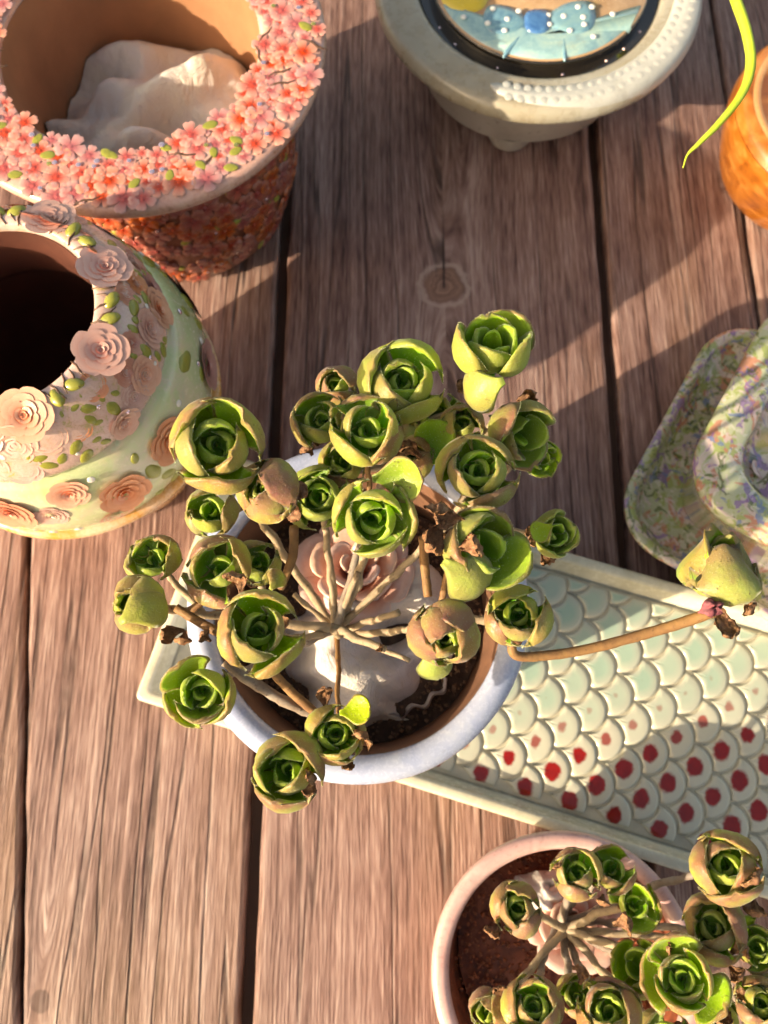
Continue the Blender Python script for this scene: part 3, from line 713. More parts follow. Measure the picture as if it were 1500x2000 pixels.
# ------------------------------------------------------------------ pink pot and its plant (bottom corner of the picture)
M['pink_glaze'] = glaze('pink_pot_glaze', [(.25, (.50, .27, .25)), (.5, (.62, .38, .35)), (.8, (.72, .50, .46))], 50, .3, .4, bump=.12)
M['rust'] = glaze('rust_inside', [(.3, (.07, .018, .010)), (.55, (.22, .055, .022)), (.8, (.36, .11, .05))], 120, .55, .0, bump=.4)
PP = Vector((.0745, -.1015, .0008))
pp = empty('pink_pot', PP, 'dusty pink round pot with rust brown inside below the tray edge', 'flowerpot')
V, F = lathe(round_prof([(.001, 0), (.038, 0), (.041, .003), (.0475, .022), (.0525, .040), (.0550, .0435), (.0552, .0485), (.0533, .0505), (.0495, .0505), (.0478, .048), (.0478, .044)], 2), 112, .012, 6)
mesh('pot_wall', V, F, M['pink_glaze'], pp)
V, F = lathe([(.0478, .0439), (.0472, .038), (.044, .022), (.041, .016)], 80, .004, 8); mesh('inner_wall', V, F, M['rust'], pp)
V, F = lathe([(.0432, .020), (.03, .022), (.015, .023), (.0005, .023)], 48, .1, 3); mesh('soil', V, F, M['rust'], pp)
op = at(1110, 1800, .034)
ornament(Vector((op.x + .002, op.y, .030)), .0160, 'pink and white ceramic rose inside the pink pot', (-.2, .1, 1.0))
V, F = tissue_geo(.012, .009, .009, 31, 30)
t4 = tag(mesh('tissue_scrap', V, F, M['film']), 'small lilac tissue scrap by the wall of the pink pot', 'tissue'); q = at(1060, 1745, .036); t4.location = (q.x, q.y, .030)
pl2 = empty('succulent_plant', PP + Vector((.002, .004, .022)), 'smaller crowded succulent with green rosettes growing from the pink pot', 'succulent')
N2 = at(1105, 1815, .050)
stem(pl2, pl2.location - Vector((0, 0, .003)), (0, 0, 1), N2, (0, 0, 1), .003, .0024, M['stem_grey'], 3, 'trunk', n=12)
B2 = [(1012, 1775, 58, .108, -.05, -.02, 'bud', .75, .2, 10), (1128, 1706, 56, .112, .0, .30, 'cup', .45, .15, 10), (1193, 1698, 48, .106, .10, .36, 'cup', .5, .2, 9), (1240, 1768, 50, .094, .2, .1, 'open', .15, .25, 10),
      (1418, 1692, 76, .118, .0, .1, 'cup', .75, .2, 11), (1392, 1812, 72, .110, -.12, .22, 'cup', .55, .2, 10), (1335, 1912, 74, .120, .0, .0, 'open', .35, .2, 14), (1250, 1890, 62, .100, -.3, .2, 'tulip', .2, .35, 9),
      (1042, 1966, 66, .112, .0, .25, 'cup', .55, .1, 13), (955, 1978, 52, .100, -.6, -.1, 'bud', .55, .5, 8), (1128, 1948, 46, .098, .1, .3, 'cup', .4, .3, 9), (1190, 1978, 70, .114, .0, .2, 'cup', .5, .45, 11),
      (1480, 1852, 56, .106, .1, .1, 'open', .2, .2, 11), (1485, 1960, 56, .114, .2, .1, 'cup', .5, .2, 10), (1405, 1990, 52, .092, .0, .1, 'open', .3, .4, 10), (1300, 2030, 60, .100, .0, .0, 'cup', .3, .2, 9)]
for i, (px, py, r, z, ax, ay, kd, bl, ye, n) in enumerate(B2):
    b, a_, R = rosette(pl2, px, py, r * .95, z - .016, ax, ay, kd, min(1, bl + .25), ye, i + 60, n, dryn=2 + i % 2)
    d = b - N2
    stem(pl2, N2 + Vector((0, 0, -.006 * (i % 3))), Vector((d.x, d.y, abs(d.z) * .6 + .004)), b - a_ * R * .3, a_ * .5 + Vector((0, 0, .7)), .0017, .0013, M['stem_grey'] if i % 3 else M['stem_pale'], i * 2.7 + 9, 'branch')
for k, a in enumerate([(965, 1822, .106, 26, 4.2), (1225, 1800, .106, 34, .2), (1175, 1765, .108, 22, 4.4), (1320, 1850, .108, 34, 3.0), (1290, 1858, .104, 24, 1.0), (1445, 1850, .108, 26, .5), (1400, 1980, .098, 30, 4.7), (1470, 1720, .12, 40, 5.4),
                       (985, 1935, .102, 26, 2.0), (1140, 1900, .1, 26, 1.4), (1225, 1985, .106, 24, .4), (1085, 1690, .11, 18, 2.0), (1470, 1780, .104, 34, 4.6), (1440, 1905, .104, 28, 5.4), (1350, 1980, .1, 24, 4.4)]):
    dry_leaf(pl2, a[0], a[1], a[2] - .014, a[3] * .75, k * 3.9 + 101, rnd.uniform(-.5, .5), rnd.uniform(-.5, .5), a[4], 1.4)

def grains(pot, r, z, cnt, seed, m):
    g = random.Random(seed); V, F = [], []
    for _ in range(cnt):
        a, q = g.uniform(0, 6.283), r * math.sqrt(g.random()); c = Vector((q * math.cos(a), q * math.sin(a), z)); sz = g.uniform(.0006, .0016); b = len(V)
        ax = [Vector((g.gauss(0, 1), g.gauss(0, 1), g.gauss(0, 1))).normalized() for _ in range(3)]
        y_ = ax[0].cross(ax[1]).normalized(); x_ = ax[0]; z_ = x_.cross(y_)
        V += [c + x_ * sz, c - x_ * sz, c + y_ * sz * .8, c - y_ * sz * .8, c + z_ * sz * .7, c - z_ * sz * .7]
        F += [(b + i, b + j, b + k) for i in (0, 1) for j in (2, 3) for k in (4, 5)]
    o = mesh('soil_grains', V, F, m, pot, smooth=False); o['kind'] = 'stuff'
M['grain_a'] = simple('brown_grit', (.16, .09, .055), .85, .6, 400); M['grain_b'] = simple('rust_grit', (.26, .08, .035), .8, .6, 400)
grains(wp_o, .050, SOIL + .0025, 1500, 2, M['grain_a']); grains(pp, .043, .0232, 1200, 3, M['grain_b'])
M['scar'] = simple('magenta_scar', (.22, .06, .075), .7, .6, 500, .6)
V, F = lathe(round_prof([(.0006, -.0035), (.0030, -.002), (.0042, .0005), (.0030, .0030), (.0005, .0036)], 2), 18, .35, 4)
sc_ = mesh('leaf_scar', V, F, M['scar'], pl); sc_.location = at(1388, 1188, .172) - pl.location; sc_.scale = (.75, .75, .75)

# ------------------------------------------------------------------ relief flowers
M['blossom'] = painted('pink_blossom_glaze', (.54, .07, .055), (.82, .45, .37), .22, .5)
M['blossom_red'] = painted('red_blossom_glaze', (.36, .030, .018), (.52, .17, .10), .28, .5)
M['gem'] = Mat('crystal_gem').P(color=(.92, .70, .78), rough=.05, metal=.8, coat=1.0).m
M['gem_gold'] = Mat('gold_gem').P(color=(.85, .72, .20), rough=.05, metal=.85, coat=1.0).m
M['leafdot'] = glaze('olive_leaf_glaze', [(.3, (.20, .22, .03)), (.7, (.40, .37, .06))], 200, .3, .5)
M['twig'] = simple('dark_twig_paint', (.12, .06, .035), .5, .5, 300)
M['pearl'] = Mat('pearl').P(color=(.82, .76, .68), rough=.18, coat=1.0).m
def blossom_mesh(name, m):
    V, F, A = [], [], []
    for k in range(5):
        a0 = k * 2 * math.pi / 5
        b = len(V)
        V.append((0, 0, .10)); A.append((0, 0, 0))
        pr = [(.42, -.28, .20), (.86, -.40, .30), (1.06, -.16, .24), (.97, 0, .20), (1.06, .16, .24), (.86, .40, .30), (.42, .28, .20), (.62, 0, .16)]
        c, s = math.cos(a0), math.sin(a0)
        for x, y, z in pr: V.append((x * c - y * s, x * s + y * c, z)); A.append((0, min(1, math.hypot(x, y)), 0))
        for i in range(6): F.append((b + 8, b + 1 + i, b + 2 + i))
        F += [(b, b + 1, b + 8), (b, b + 8, b + 7)]
        lo = len(V)
        for x, y, z in pr[:7]: V.append((x * c - y * s, x * s + y * c, -.15)); A.append((0, 1, 0))
        for i in range(6): F.append((b + 2 + i, b + 1 + i, lo + i, lo + i + 1))
    v, f = lathe([(.20, .08), (.15, .24), (.02, .28)], 8); b = len(V); V += v; F += [tuple(b + q for q in ff) for ff in f]; A += [(0, -.2, 0)] * len(v)
    o = mesh(name, V, F, m, attr=A); me = o.data; bpy.data.objects.remove(o); return me
def gem_mesh(name, m):
    V = [(0, 0, .55)] + [(.55 * math.cos(R_(60 * k)), .55 * math.sin(R_(60 * k)), .5) for k in range(6)] + [(math.cos(R_(60 * k + 30)), math.sin(R_(60 * k + 30)), .0) for k in range(6)]
    F = [(0, 1 + k, 1 + (k + 1) % 6) for k in range(6)] + [(1 + k, 7 + k, 1 + (k + 1) % 6) for k in range(6)] + [(1 + (k + 1) % 6, 7 + k, 7 + (k + 1) % 6) for k in range(6)]
    o = mesh(name, V, F, m, smooth=False); me = o.data; bpy.data.objects.remove(o); return me
def dome_mesh(name, m, ridges=False):
    V, F = lathe([(1.0, -.1), (.95, .2), (.7, .42), (.35, .55), (.02, .58)], 14)
    if ridges: V = [(x * (1.25 + .10 * math.cos(2 * math.atan2(y, x))), y * (.85 + .06 * math.cos(3 * math.atan2(y, x))), z) for x, y, z in V]
    o = mesh(name, V, F, m); me = o.data; bpy.data.objects.remove(o); return me
me_bl, me_br = blossom_mesh('blossom', M['blossom']), blossom_mesh('blossom', M['blossom_red'])
me_gem, me_gold = gem_mesh('gem', M['gem']), gem_mesh('gem', M['gem_gold'])
me_dot, me_pearl = dome_mesh('relief_leaf', M['leafdot'], True), dome_mesh('pearl', M['pearl'])
def twig_mesh():
    V, F = tube([(-1, 0, 0), (-.3, .12, .06), (.35, -.05, .06), (1, .1, 0)], [.06, .10, .09, .04], 6, .3, 2)
    o = mesh('twig', V, F, M['twig']); me = o.data; bpy.data.objects.remove(o); return me
me_twig = twig_mesh()
def prof_at(prof, q):
    """point and outward normal on a profile polyline at arc length fraction q"""
    ls = [math.dist(a, b) for a, b in zip(prof, prof[1:])]; t = q * sum(ls)
    for (a, b), l in zip(zip(prof, prof[1:]), ls):
        if t <= l or (a, b) == (prof[-2], prof[-1]):
            k = t / l; dr, dz = (b[0] - a[0]) / l, (b[1] - a[1]) / l
            return a[0] + (b[0] - a[0]) * k, a[1] + (b[1] - a[1]) * k, -dz, dr
        t -= l
def scatter(parent, prof, items, seed, tries=4000, arc=(0, 6.2832), gap=.8, flat=.6):
    """items: (mesh, size, count, lift); dart throwing on the surface of revolution"""
    g = random.Random(seed); done = []
    for me, s, cnt, lift in items:
        k = 0
        for _ in range(tries):
            if k >= cnt: break
            q = g.random(); r, z, nr, nz = prof_at(prof, q); a = g.uniform(*arc)
            p = Vector((r * math.cos(a), r * math.sin(a), z)); ss = s * g.uniform(.85, 1.15)
            if any((p - d).length < gap * (ss + e) for d, e in done): continue
            done.append((p, ss)); nrm = Vector((nr * math.cos(a), nr * math.sin(a), nz))
            o = link(me.name.split('.')[0], me, parent); place(o, p + nrm * lift, nrm, g.uniform(0, 6.28), (ss, ss, ss * flat)); k += 1

# ------------------------------------------------------------------ wide-rimmed blossom pot (top corner)
M['blush_glaze'] = glaze('blush_pot_glaze', [(.25, (.30, .13, .08)), (.45, (.62, .34, .27)), (.8, (.76, .54, .45))], 45, .28, .5, bump=.12)
M['red_glaze'] = glaze('red_brown_glaze', [(.25, (.09, .030, .018)), (.5, (.24, .075, .04)), (.8, (.42, .20, .13))], 90, .3, .5, bump=.3)
M['terracotta'] = simple('terracotta_inside', (.36, .17, .085), .55, .15, 40, .2)
BP = Vector((-.1175, .3010, .0008)); ZB = .1145
bp = empty('blossom_pot', BP, 'large pot with wide flared rim covered in pink relief blossoms', 'flowerpot')
lip = [(.0612, ZB), (.0870, ZB)]
V, F = lathe(round_prof([(.0600, ZB - .004), (.0612, ZB), (.0872, ZB + .0), (.0905, ZB - .001), (.0912, ZB - .004), (.0900, ZB - .0075), (.080, ZB - .013), (.066, ZB - .017)], 2), 128, .01, 3)
mesh('flared_rim', V, F, M['blush_glaze'], bp)
body = [(.0690, ZB - .018), (.0695, ZB - .045), (.0665, .035), (.0590, .010), (.0560, .003)]
V, F = lathe(round_prof([(.064, ZB - .0165)] + body + [(.050, .0), (.001, .0)], 2), 96, .02, 4); mesh('pot_body', V, F, M['red_glaze'], bp)
V, F = lathe(round_prof([(.0599, ZB - .0038), (.0590, ZB - .03), (.0575, .04), (.050, .012), (.001, .010)], 2), 80, .005, 5); mesh('inner_wall', V, F, M['terracotta'], bp)
scatter(bp, lip, [(me_bl, .0062, 80, .0001), (me_bl, .0050, 90, .0001), (me_bl, .0036, 90, .0001), (me_dot, .0024, 34, .0004), (me_twig, .0060, 40, .0004), (me_gem, .0013, 40, .0010), (me_gold, .0012, 20, .0010)], 4, 2500, gap=.50, flat=.22)
scatter(bp, body[:-1], [(me_br, .0070, 95, .0003), (me_br, .0050, 60, .0004), (me_dot, .0024, 30, .0002), (me_gem, .0010, 34, .0018)], 9, 2500, arc=(-2.4, .9), gap=.60)
V, F = tissue_geo(.0570, .0568, .018, 37, 130, 3.4, .02)
t2 = tag(mesh('crumpled_tissue', V, F, M['tissue']), 'large wad of beige tissue stuffed into the blossom rimmed pot', 'tissue'); t2.location = BP + Vector((.0, .000, .057)); t2.rotation_euler = (0, 0, 1.1)

# ------------------------------------------------------------------ rose-covered vase at the edge of the picture
M['vase_pink'] = glaze('pink_olive_vase_glaze', [(.25, (.40, .36, .10)), (.40, (.66, .42, .33)), (.6, (.74, .50, .44)), (.8, (.66, .58, .36))], 110, .26, .6, 2.0, .2)
M['vase_green'] = glaze('pale_green_vase_glaze', [(.25, (.44, .56, .26)), (.45, (.58, .62, .34)), (.6, (.66, .58, .40)), (.8, (.40, .60, .38))], 40, .2, .7, 1.0, .15)
M['vase_gold'] = glaze('amber_vase_foot', [(.3, (.62, .26, .03)), (.6, (.66, .42, .26)), (.8, (.60, .50, .36))], 60, .25, .6, 1.0, .1)
M['vase_in'] = simple('dark_vase_inside', (.10, .030, .018), .6, .3, 40)
M['rose'] = painted('pink_rose_relief', (.66, .22, .155), (.84, .50, .39), .25, .6)
M['rose_or'] = painted('coral_rose_relief', (.56, .13, .085), (.74, .34, .23), .25, .6)
me_rose, me_rose2 = rose_mesh('rose', M['rose'], 8, .34), rose_mesh('rose', M['rose_or'], 12, .30)
VP = Vector((-.1425, .1430, .0008)); ZV = .148
vz = empty('rose_vase', VP, 'round bellied vase with relief roses round its dark open mouth', 'vase')
top_ = round_prof([(.0362, ZV - .004), (.0364, ZV - .0015), (.0374, ZV), (.0415, ZV - .0004), (.0465, ZV - .0030), (.0520, ZV - .010), (.0565, ZV - .020), (.0572, ZV - .025), (.0555, ZV - .029)], 2)
sh = [q for q in top_ if q[0] > .0455 and q[1] > ZV - .024]
V, F = lathe(top_, 112, .012, 4); mesh('shoulder', V, F, M['vase_pink'], vz)
bel_ = round_prof([(.054, ZV - .028), (.0600, ZV - .031), (.0650, .102), (.0668, .090), (.0655, .078), (.0640, .074)], 2); belly = [q for q in bel_ if q[0] > .0598]
V, F = lathe(bel_, 112, .010, 5); mesh('belly', V, F, M['vase_green'], vz)
V, F = lathe(round_prof([(.062, .0746), (.0665, .0742), (.0680, .0715), (.0665, .0685), (.062, .064), (.050, .030), (.043, .006), (.041, .0), (.001, .0)], 2), 112, .006, 6); mesh('foot', V, F, M['vase_gold'], vz)
V, F = lathe(round_prof([(.0361, ZV - .0038), (.0352, ZV - .015), (.0360, ZV - .031), (.042, .11), (.048, .07), (.036, .022), (.001, .020)], 2), 80); mesh('inner_wall', V, F, M['vase_in'], vz)
V, F = lathe([(.013, .0206), (.008, .0212), (.0005, .0212)], 24); dh = mesh('drain_hole', V, F, simple('black_hole', (.006, .004, .004), .9), vz); dh.location = (.006, .002, .001)
for k in range(8):                              # roses round the mouth with twigs and leaves between
    a = R_(-20 + k * 45 + rnd.uniform(-5, 5)); p = Vector((.0430 * math.cos(a), .0430 * math.sin(a), ZV - .0014))
    o = link('rose', me_rose, vz); place(o, p, (math.cos(a) * .35, math.sin(a) * .35, 1), rnd.uniform(0, 6), (.0082, .0082, .0034))
    for j in range(2):
        a2 = a + R_(17 + 10 * j); o = link('relief_leaf', me_dot, vz); place(o, Vector((.0428 * math.cos(a2), .0428 * math.sin(a2), ZV - .0010)), (0, 0, 1), rnd.uniform(0, 6), .0029)
    for j in range(5):
        a2 = a + R_(14 + 5 * j); o = link('twig', me_twig, vz); place(o, Vector(((.0405 + .0012 * (j % 2)) * math.cos(a2), (.0405 + .0012 * (j % 2)) * math.sin(a2), ZV - .0003)), (0, 0, 1), a2 + rnd.uniform(-.7, .7), .0042)
for k in range(9):
    a = R_(-95 + k * 34 + rnd.uniform(-5, 5)); r, z, nr, nz = prof_at(belly, rnd.uniform(.25, .6))
    o = link('rose', me_rose2, vz); place(o, Vector((r * math.cos(a), r * math.sin(a), z)), (nr * math.cos(a), nr * math.sin(a), nz), rnd.uniform(0, 6), (.0092, .0092, .0040))
scatter(vz, sh, [(me_rose, .0062, 30, -.0008), (me_rose2, .0044, 24, -.0005), (me_dot, .0027, 44, -.0003), (me_dot, .0017, 60, -.0002), (me_pearl, .0010, 14, .0002), (me_gem, .0009, 8, .0004)], 5, 1500, gap=.80, flat=.5)
scatter(vz, belly, [(me_rose, .0062, 16, -.0006), (me_dot, .0040, 24, -.0004), (me_pearl, .0018, 22, .0004), (me_dot, .0022, 26, 0), (me_gem, .0014, 8, .0006)], 6, 1500, gap=1.0, flat=.5)

# ------------------------------------------------------------------ grey pot with the bow picture
M['grey_glaze'] = glaze('grey_pot_glaze', [(.25, (.30, .26, .22)), (.5, (.42, .38, .33)), (.8, (.52, .49, .44))], 18, .32, .35, .6, .08)
M['rim_glaze'] = glaze('tan_rim_glaze', [(.3, (.32, .26, .17)), (.6, (.40, .37, .29)), (.8, (.50, .49, .44))], 14, .26, .5, .5, .05)
M['black_gloss'] = Mat('black_gloss').P(color=(.018, .014, .010), rough=.08, coat=1.0).m
M['sunlit_lip'] = glaze('sunlit_lip_glaze', [(.3, (.44, .44, .40)), (.7, (.56, .56, .52))], 40, .3, .3)
GP = Vector((.0855, .3945, .0008)); ZG = .068
gp = empty('grey_pot', GP, 'grey glazed pot with thick beaded rim, its sunlit stretch painted pale', 'flowerpot')
V, F = lathe(round_prof([(.052, .010), (.057, .010), (.0605, .014), (.0685, .040), (.0715, .052), (.086, .055), (.0905, .058), (.0912, .063), (.0885, .0675), (.084, ZG), (.0695, ZG), (.0672, ZG - .003), (.0665, ZG - .012)], 2), 128, .008, 7); mesh('pot_wall', V, F, M['rim_glaze'], gp)
V, F = lathe(round_prof([(.0628, .0135), (.0710, .040), (.0742, .0530), (.0725, .0545)], 1), 112, .008, 7); mesh('side_panel', V, F, M['grey_glaze'], gp)
V, F = lathe([(.0667, ZG - .0040), (.060, ZG - .0046), (.0005, ZG - .0046)], 64); mesh('inner_bed', V, F, M['black_gloss'], gp)
for a in (-100, -10, 80, 170):
    V, F = lathe(round_prof([(.001, 0), (.011, 0), (.014, .004), (.0155, .014)], 2), 24); f_ = mesh('foot', V, F, M['grey_glaze'], gp); f_.location = (.048 * math.cos(R_(a)), .048 * math.sin(R_(a)), 0)
V, F = [], []
NB = 60
for i in range(NB + 1):                          # raised pale band, sunlight painted onto the lit stretch of the rim
    a = R_(-112 + 150 * i / NB); wd = math.sin(math.pi * i / NB) ** .35
    for r, z in ((.0795 - .0055 * wd, ZG - .0006), (.0795 - .005 * wd, ZG + .0010), (.0795 + .0085 * wd, ZG + .0010), (.0795 + .0112 * wd, ZG - .0020), (.0795 + .0120 * wd, ZG - .0060)):
        V.append((r * math.cos(a), r * math.sin(a), z))
for i in range(NB):
    for k in range(4): F.append((i * 5 + k, i * 5 + k + 1, i * 5 + k + 6, i * 5 + k + 5))
mesh('sunlit_band', V, F, M['sunlit_lip'], gp)
me_bead = dome_mesh('bead', M['sunlit_lip'])
for k in range(34):
    for j, rr in enumerate((.0775, .0842)):
        a = R_(-106 + 4.15 * k + 2 * j)
        if k > 31: continue
        o = link('bead', me_bead, gp); place(o, (rr * math.cos(a), rr * math.sin(a), ZG + .0007), (0, 0, 1), 0, (.0025, .0025, .0009))
for k in range(7):
    a = R_(-150 + k * 21 + 9 * math.sin(k * 5)); o = link('gem', me_gem, gp); place(o, (0.0636 * math.cos(a), .0636 * math.sin(a), ZG - .0042), (0, 0, 1), k, .0008)
# the picture disc lying in the pot
M['dress'] = glaze('pale_blue_paint', [(.25, (.12, .28, .38)), (.5, (.28, .48, .50)), (.75, (.44, .58, .48))], 55, .2, .8, 1.2, .05)
M['bow'] = glaze('blue_bow_paint', [(.3, (.06, .17, .30)), (.5, (.16, .34, .42)), (.8, (.26, .44, .42))], 70, .2, .8, 1.0, .05)
M['bow_dark'] = glaze('dark_blue_paint', [(.3, (.02, .10, .30)), (.8, (.10, .28, .52))], 90, .2, .8)
M['tan'] = glaze('tan_paint', [(.3, (.44, .25, .12)), (.8, (.62, .42, .25))], 40, .2, .8)
M['yellow'] = glaze('yellow_paint', [(.3, (.70, .50, .03)), (.8, (.80, .62, .10))], 40, .2, .8)
M['white_dot'] = Mat('white_enamel').P(color=(.82, .82, .76), rough=.25, coat=.6).m
DZ = ZG - .0040
dk = empty('picture_disc', GP + Vector((0, 0, DZ)), 'round enamel picture with blue polka dot bow lying in the grey pot', 'picture')
V, F = lathe([(.0605, -.0006), (.0605, .0040), (.0600, .0050), (.0005, .0052)], 96); mesh('disc', V, F, M['black_gloss'], dk)
V, F = lathe([(.0598, .0051), (.0593, .0054), (.0005, .0056)], 96); mesh('painted_ground', V, F, M['tan'], dk)
def flat_shape(name, P, m, z=.0056, th=.0012, dome=.0008):
    cx = sum(p[0] for p in P) / len(P); cy = sum(p[1] for p in P) / len(P)
    V = [(x, y, z - .001) for x, y in P] + [(cx + (x - cx) * .96, cy + (y - cy) * .96, z + th * .6) for x, y in P] + [(cx + (x - cx) * .6, cy + (y - cy) * .6, z + th) for x, y in P] + [(cx, cy, z + th + dome * .4)]
    n = len(P); F = [(j * n + i, j * n + (i + 1) % n, (j + 1) * n + (i + 1) % n, (j + 1) * n + i) for j in range(2) for i in range(n)] + [(2 * n + i, 2 * n + (i + 1) % n, 3 * n) for i in range(n)]
    return mesh(name, V, F, m, dk)
def gpx(px, py):
    q = at(px, py, GP.z + DZ + .006); return (q.x - GP.x, q.y - GP.y)
def smooth_poly(pts, n=6):
    P = [gpx(*p) for p in pts]; Q = P + P[:3]; out = []
    for i in range(len(P)):
        a, b, c, d = (Vector(Q[(i + k - 1) % len(P)]) for k in range(4))
        for k in range(n):
            t = k / n; q = .5 * (2 * b + (c - a) * t + (2 * a - 5 * b + 4 * c - d) * t * t + (3 * b - a - 3 * c + d) * t**3); out.append((q.x, q.y))
    return out
arcP = [(.0590 * math.cos(R_(a)), .0590 * math.sin(R_(a))) for a in range(-158, -21, 5)]
flat_shape('blue_dress', arcP + [gpx(1230, 60), gpx(1150, 40), gpx(1050, 55), gpx(950, 40), gpx(880, 25)], M['dress'])
flat_shape('yellow_lock', smooth_poly([(862, -30), (868, 10), (905, 24), (945, 14), (960, -30), (920, -60)]), M['yellow'], .0058)
flat_shape('bow_loop', smooth_poly([(1035, 45), (1000, 18), (955, 12), (942, 40), (960, 66), (1000, 68)]), M['bow'], .0062, .0012)
flat_shape('bow_loop', smooth_poly([(1062, 42), (1100, 10), (1150, 4), (1165, 34), (1150, 64), (1100, 68)]), M['bow'], .0062, .0012)
flat_shape('bow_knot', smooth_poly([(1025, 30), (1050, 22), (1072, 30), (1070, 62), (1048, 70), (1026, 60)]), M['bow_dark'], .0070, .0012)
flat_shape('dress_fold', smooth_poly([(1020, 62), (1028, 62), (990, 108), (984, 104)]), M['bow'], .0064, .0004)
flat_shape('dress_fold', smooth_poly([(1096, 66), (1104, 66), (1106, 112), (1100, 114)]), M['bow'], .0064, .0004)
me_wd = dome_mesh('polka_dot', M['white_dot'])
for px, py in [(962, 22), (990, 42), (952, 50), (1012, 26), (985, 64), (1035, 40), (1070, 34), (1072, 52), (1100, 36), (1128, 18), (1138, 38), (1112, 64), (1140, 52), (1158, 76), (1155, 18), (965, -6), (1195, 32), (905, 38)]:
    x, y = gpx(px, py); o = link('polka_dot', me_wd, dk); place(o, (x, y, .0076), (0, 0, 1), 0, (.0016, .0016, .0009))

# ------------------------------------------------------------------ orange stone pot and the slender leaf
def orange_mat():
    m = Mat('orange_wood_grain'); v = m.obj(); x, y, z = m.xyz(v)
    n1 = m.noise(m.vec(m.math('MULTIPLY', x, 20.0), m.math('MULTIPLY', y, 55.0), m.math('MULTIPLY', z, 90.0)), 1, 4, .6, 1.5)
    n2 = m.noise(v, 14, 2)
    c = m.ramp(n1, [(.3, (.20, .050, .006)), (.5, (.36, .11, .016)), (.7, (.50, .19, .045))])
    m.P(color=c, rough=.28, coat=.5, coat_rough=.1, normal=m.bump(n1, .15, .0006)); return m.m
M['orange'] = orange_mat(); M['orange_pale'] = glaze('pale_orange_edge', [(.3, (.48, .22, .08)), (.8, (.58, .32, .15))], 60, .3, .4)
OP = Vector((.2520, .3200, .0008))
oo = empty('orange_pot', OP, 'glossy orange grained pot cut by the picture edge beneath the slender leaf', 'flowerpot')
V, F = lathe(round_prof([(.001, 0), (.045, 0), (.049, .004), (.057, .025), (.0600, .040), (.0590, .048)], 2), 96, .01, 2); mesh('pot_body', V, F, M['orange'], oo)
V, F = lathe(round_prof([(.0588, .0482), (.0560, .0535), (.0520, .0550)], 2), 96, .012, 2); mesh('bevel', V, F, M['orange'], oo)
V, F = lathe(round_prof([(.0519, .0551), (.0500, .0560), (.0480, .0556)], 2), 96, .012, 2); mesh('pale_edge', V, F, M['orange_pale'], oo)
V, F = lathe(round_prof([(.0479, .0555), (.0440, .0548), (.040, .0545), (.001, .0545)], 2), 80, .01, 2); mesh('top_face', V, F, M['orange'], oo)
mt = Mat('slender_leaf'); v = mt.obj(); nz = mt.noise(v, 300, 3)
mt.P(color=mt.mix(nz, (.36, .52, .035), (.48, .58, .07)), rough=.4, sss=.3, sss_r=(1, 1.2, .2), sss_s=.001); M['grass'] = mt.m
lp = [at(1290, -480, .03), at(1330, -330, .12), at(1395, -110, .165), at(1437, 0, .172), at(1460, 70, .172), at(1466, 130, .170), at(1448, 185, .168), at(1405, 240, .166), at(1365, 280, .164), at(1343, 302, .162), at(1334, 328, .160)]
rp_ = [.0022, .0022, .0021, .0020, .0019, .0018, .0016, .0013, .0009, .0004, .00022]
pts = catmull(lp, 8); rad = []
for i in range(len(pts)):
    q = i / 8; k = min(int(q), len(rp_) - 2); rad.append(rp_[k] + (rp_[k + 1] - rp_[k]) * (q - k))
base_ = lp[0].copy(); base_.z = .0
lf_o = empty('slender_leaf', base_, 'thin bright yellow green leaf curling down beside the orange pot', 'leaf')
V, F = tube([q - base_ for q in pts], rad, 10, .05, 2); mesh('blade', V, F, M['grass'], lf_o)
V, F = tube([Vector((0, 0, -.001)), Vector((0, 0, .015)), Vector(lp[0]) - base_ + Vector((0, 0, .002))], [.003, .0028, .0022], 10); mesh('sheath', V, F, M['grass'], lf_o)

# ------------------------------------------------------------------ square floral pot on its saucer
def floral_mat(name, base, scale=230):
    m = Mat(name); v = m.obj(); n1 = m.noise(v, 26, 3); n2 = m.noise(v, 420, 3)
    c = m.mix(m.rng(n1, .35, .65), base, tuple(q * .80 for q in base))
    for k, (cc, sc1, thr, amt) in enumerate((((.30, .36, .10), 1.0, .56, .8), ((.52, .20, .13), .8, .60, .85), ((.60, .48, .44), .9, .60, .8), ((.24, .12, .34), 1.0, .62, .75), ((.14, .20, .36), .9, .64, .8), ((.10, .13, .04), 1.7, .63, .8), ((.66, .62, .50), 1.3, .64, .7))):
        vv = m.n('VectorMath', {0: v, 1: (k * 1.7, k * 2.3, k * .9)}, operation='ADD').outputs[0]
        c = m.mix(m.math('MULTIPLY', m.rng(m.noise(vv, scale * sc1, 3, .6, 1.2), thr - .055, thr - .02), amt), c, cc)
    m.P(color=c, rough=.2, coat=.8, coat_rough=.06, normal=m.bump(n2, .08, .0006)); return m.m
M['floral'] = floral_mat('floral_transfer_glaze', (.50, .52, .33), 85); M['floral2'] = floral_mat('floral_saucer_glaze', (.44, .45, .29), 92)
SA = R_(-31)
def squircle(c, half, rc, z, n=8):
    out = []
    for sx, sy, a0 in ((1, 1, 0), (-1, 1, 90), (-1, -1, 180), (1, -1, 270)):
        for k in range(n + 1):
            a = R_(a0 + 90 * k / n); out.append((sx * (half - rc) + rc * math.cos(a), sy * (half - rc) + rc * math.sin(a), z))
    return out
def square_thing(name, corner, half, rc, rings, label, cat, mat):
    ux = Vector((math.cos(SA), math.sin(SA), 0)); uy = Vector((-math.sin(SA), math.cos(SA), 0))
    c = corner + ux * half + uy * half
    o = empty(name, Vector((c.x, c.y, rings[0][1])), label, cat); o.rotation_euler = (0, 0, SA)
    return o
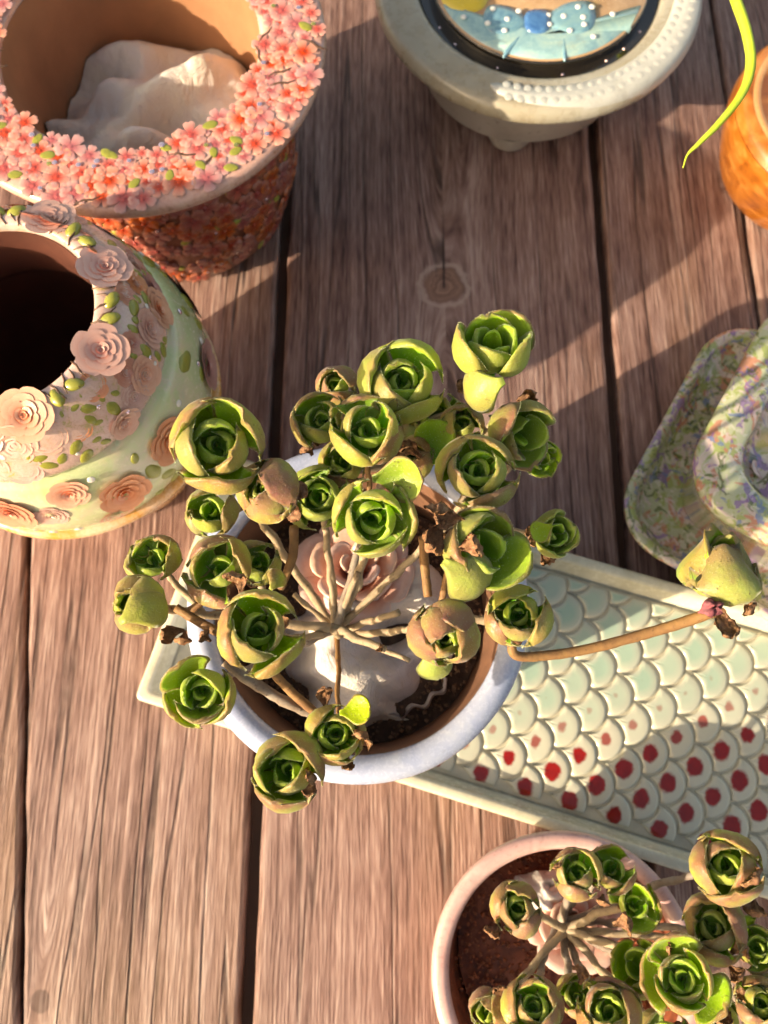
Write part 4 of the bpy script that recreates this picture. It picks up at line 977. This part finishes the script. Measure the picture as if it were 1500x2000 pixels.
c1 = at(1178, 1032, .022)
sa = square_thing('square_saucer', c1, .072, .03, [(0, .0008)], 'square floral saucer with rounded corners beside the tray', 'saucer', None)
rg = lambda lst: stack([squircle(0, h, r, z) for h, r, z in lst])
V, F = rg([(.060, .026, 0), (.066, .028, .004), (.0705, .029, .016), (.0718, .030, .0205), (.0715, .030, .0222), (.0695, .029, .0228), (.0670, .027, .0222), (.0655, .026, .0190), (.0600, .024, .0120), (.040, .016, .0110)]); mesh('saucer_body', V, F, M['floral2'], sa)
sq = empty('square_pot', Vector((sa.location.x + .004, sa.location.y + .002, .0124)), 'square floral pot with rounded corners standing on the square saucer', 'flowerpot'); sq.rotation_euler = (0, 0, SA)
HP = .058
V, F = rg([(.046, .020, 0), (.049, .022, .004), (.0585, .027, HP - .012), (.0605, .028, HP - .006), (.0608, .028, HP - .002), (.0590, .027, HP), (.0440, .021, HP - .001), (.0420, .020, HP - .003)]); F.pop(); mesh('pot_body', V, F, M['floral'], sq)
V, F = rg([(.0419, .020, HP - .0031), (.0400, .019, HP - .008), (.036, .017, HP - .011), (.026, .012, HP - .012)]); mesh('inner_wall', V, F, M['floral'], sq)
M['petal_w'] = painted('white_pink_petal', (.55, .16, .20), (.82, .72, .66), .25, .5); M['petal_v'] = painted('violet_petal', (.22, .06, .26), (.46, .26, .46), .25, .5)
pg = random.Random(12)
for ring, (rr, zz, cnt, sz) in enumerate(((.036, .044, 13, .013), (.024, .046, 10, .013), (.012, .048, 6, .011))):
    for k in range(cnt):
        a = k * 6.283 / cnt + ring * .3
        V, F, A, mg = leaf_geo(sz * 1.5, sz * .40, R_(10), R_(65), 0, 0, sz * .6, sz * .12, k + ring * 20, flare=.1)
        o = mesh('petal', V, F, M['petal_w'] if pg.random() < .7 else M['petal_v'], sq, attr=A)
        o.matrix_local = Matrix.Translation((rr * .45 * math.cos(a), rr * .45 * math.sin(a), zz - .004)) @ Matrix.Rotation(a, 4, 'Z') @ Matrix.Translation((rr * .35, 0, 0))
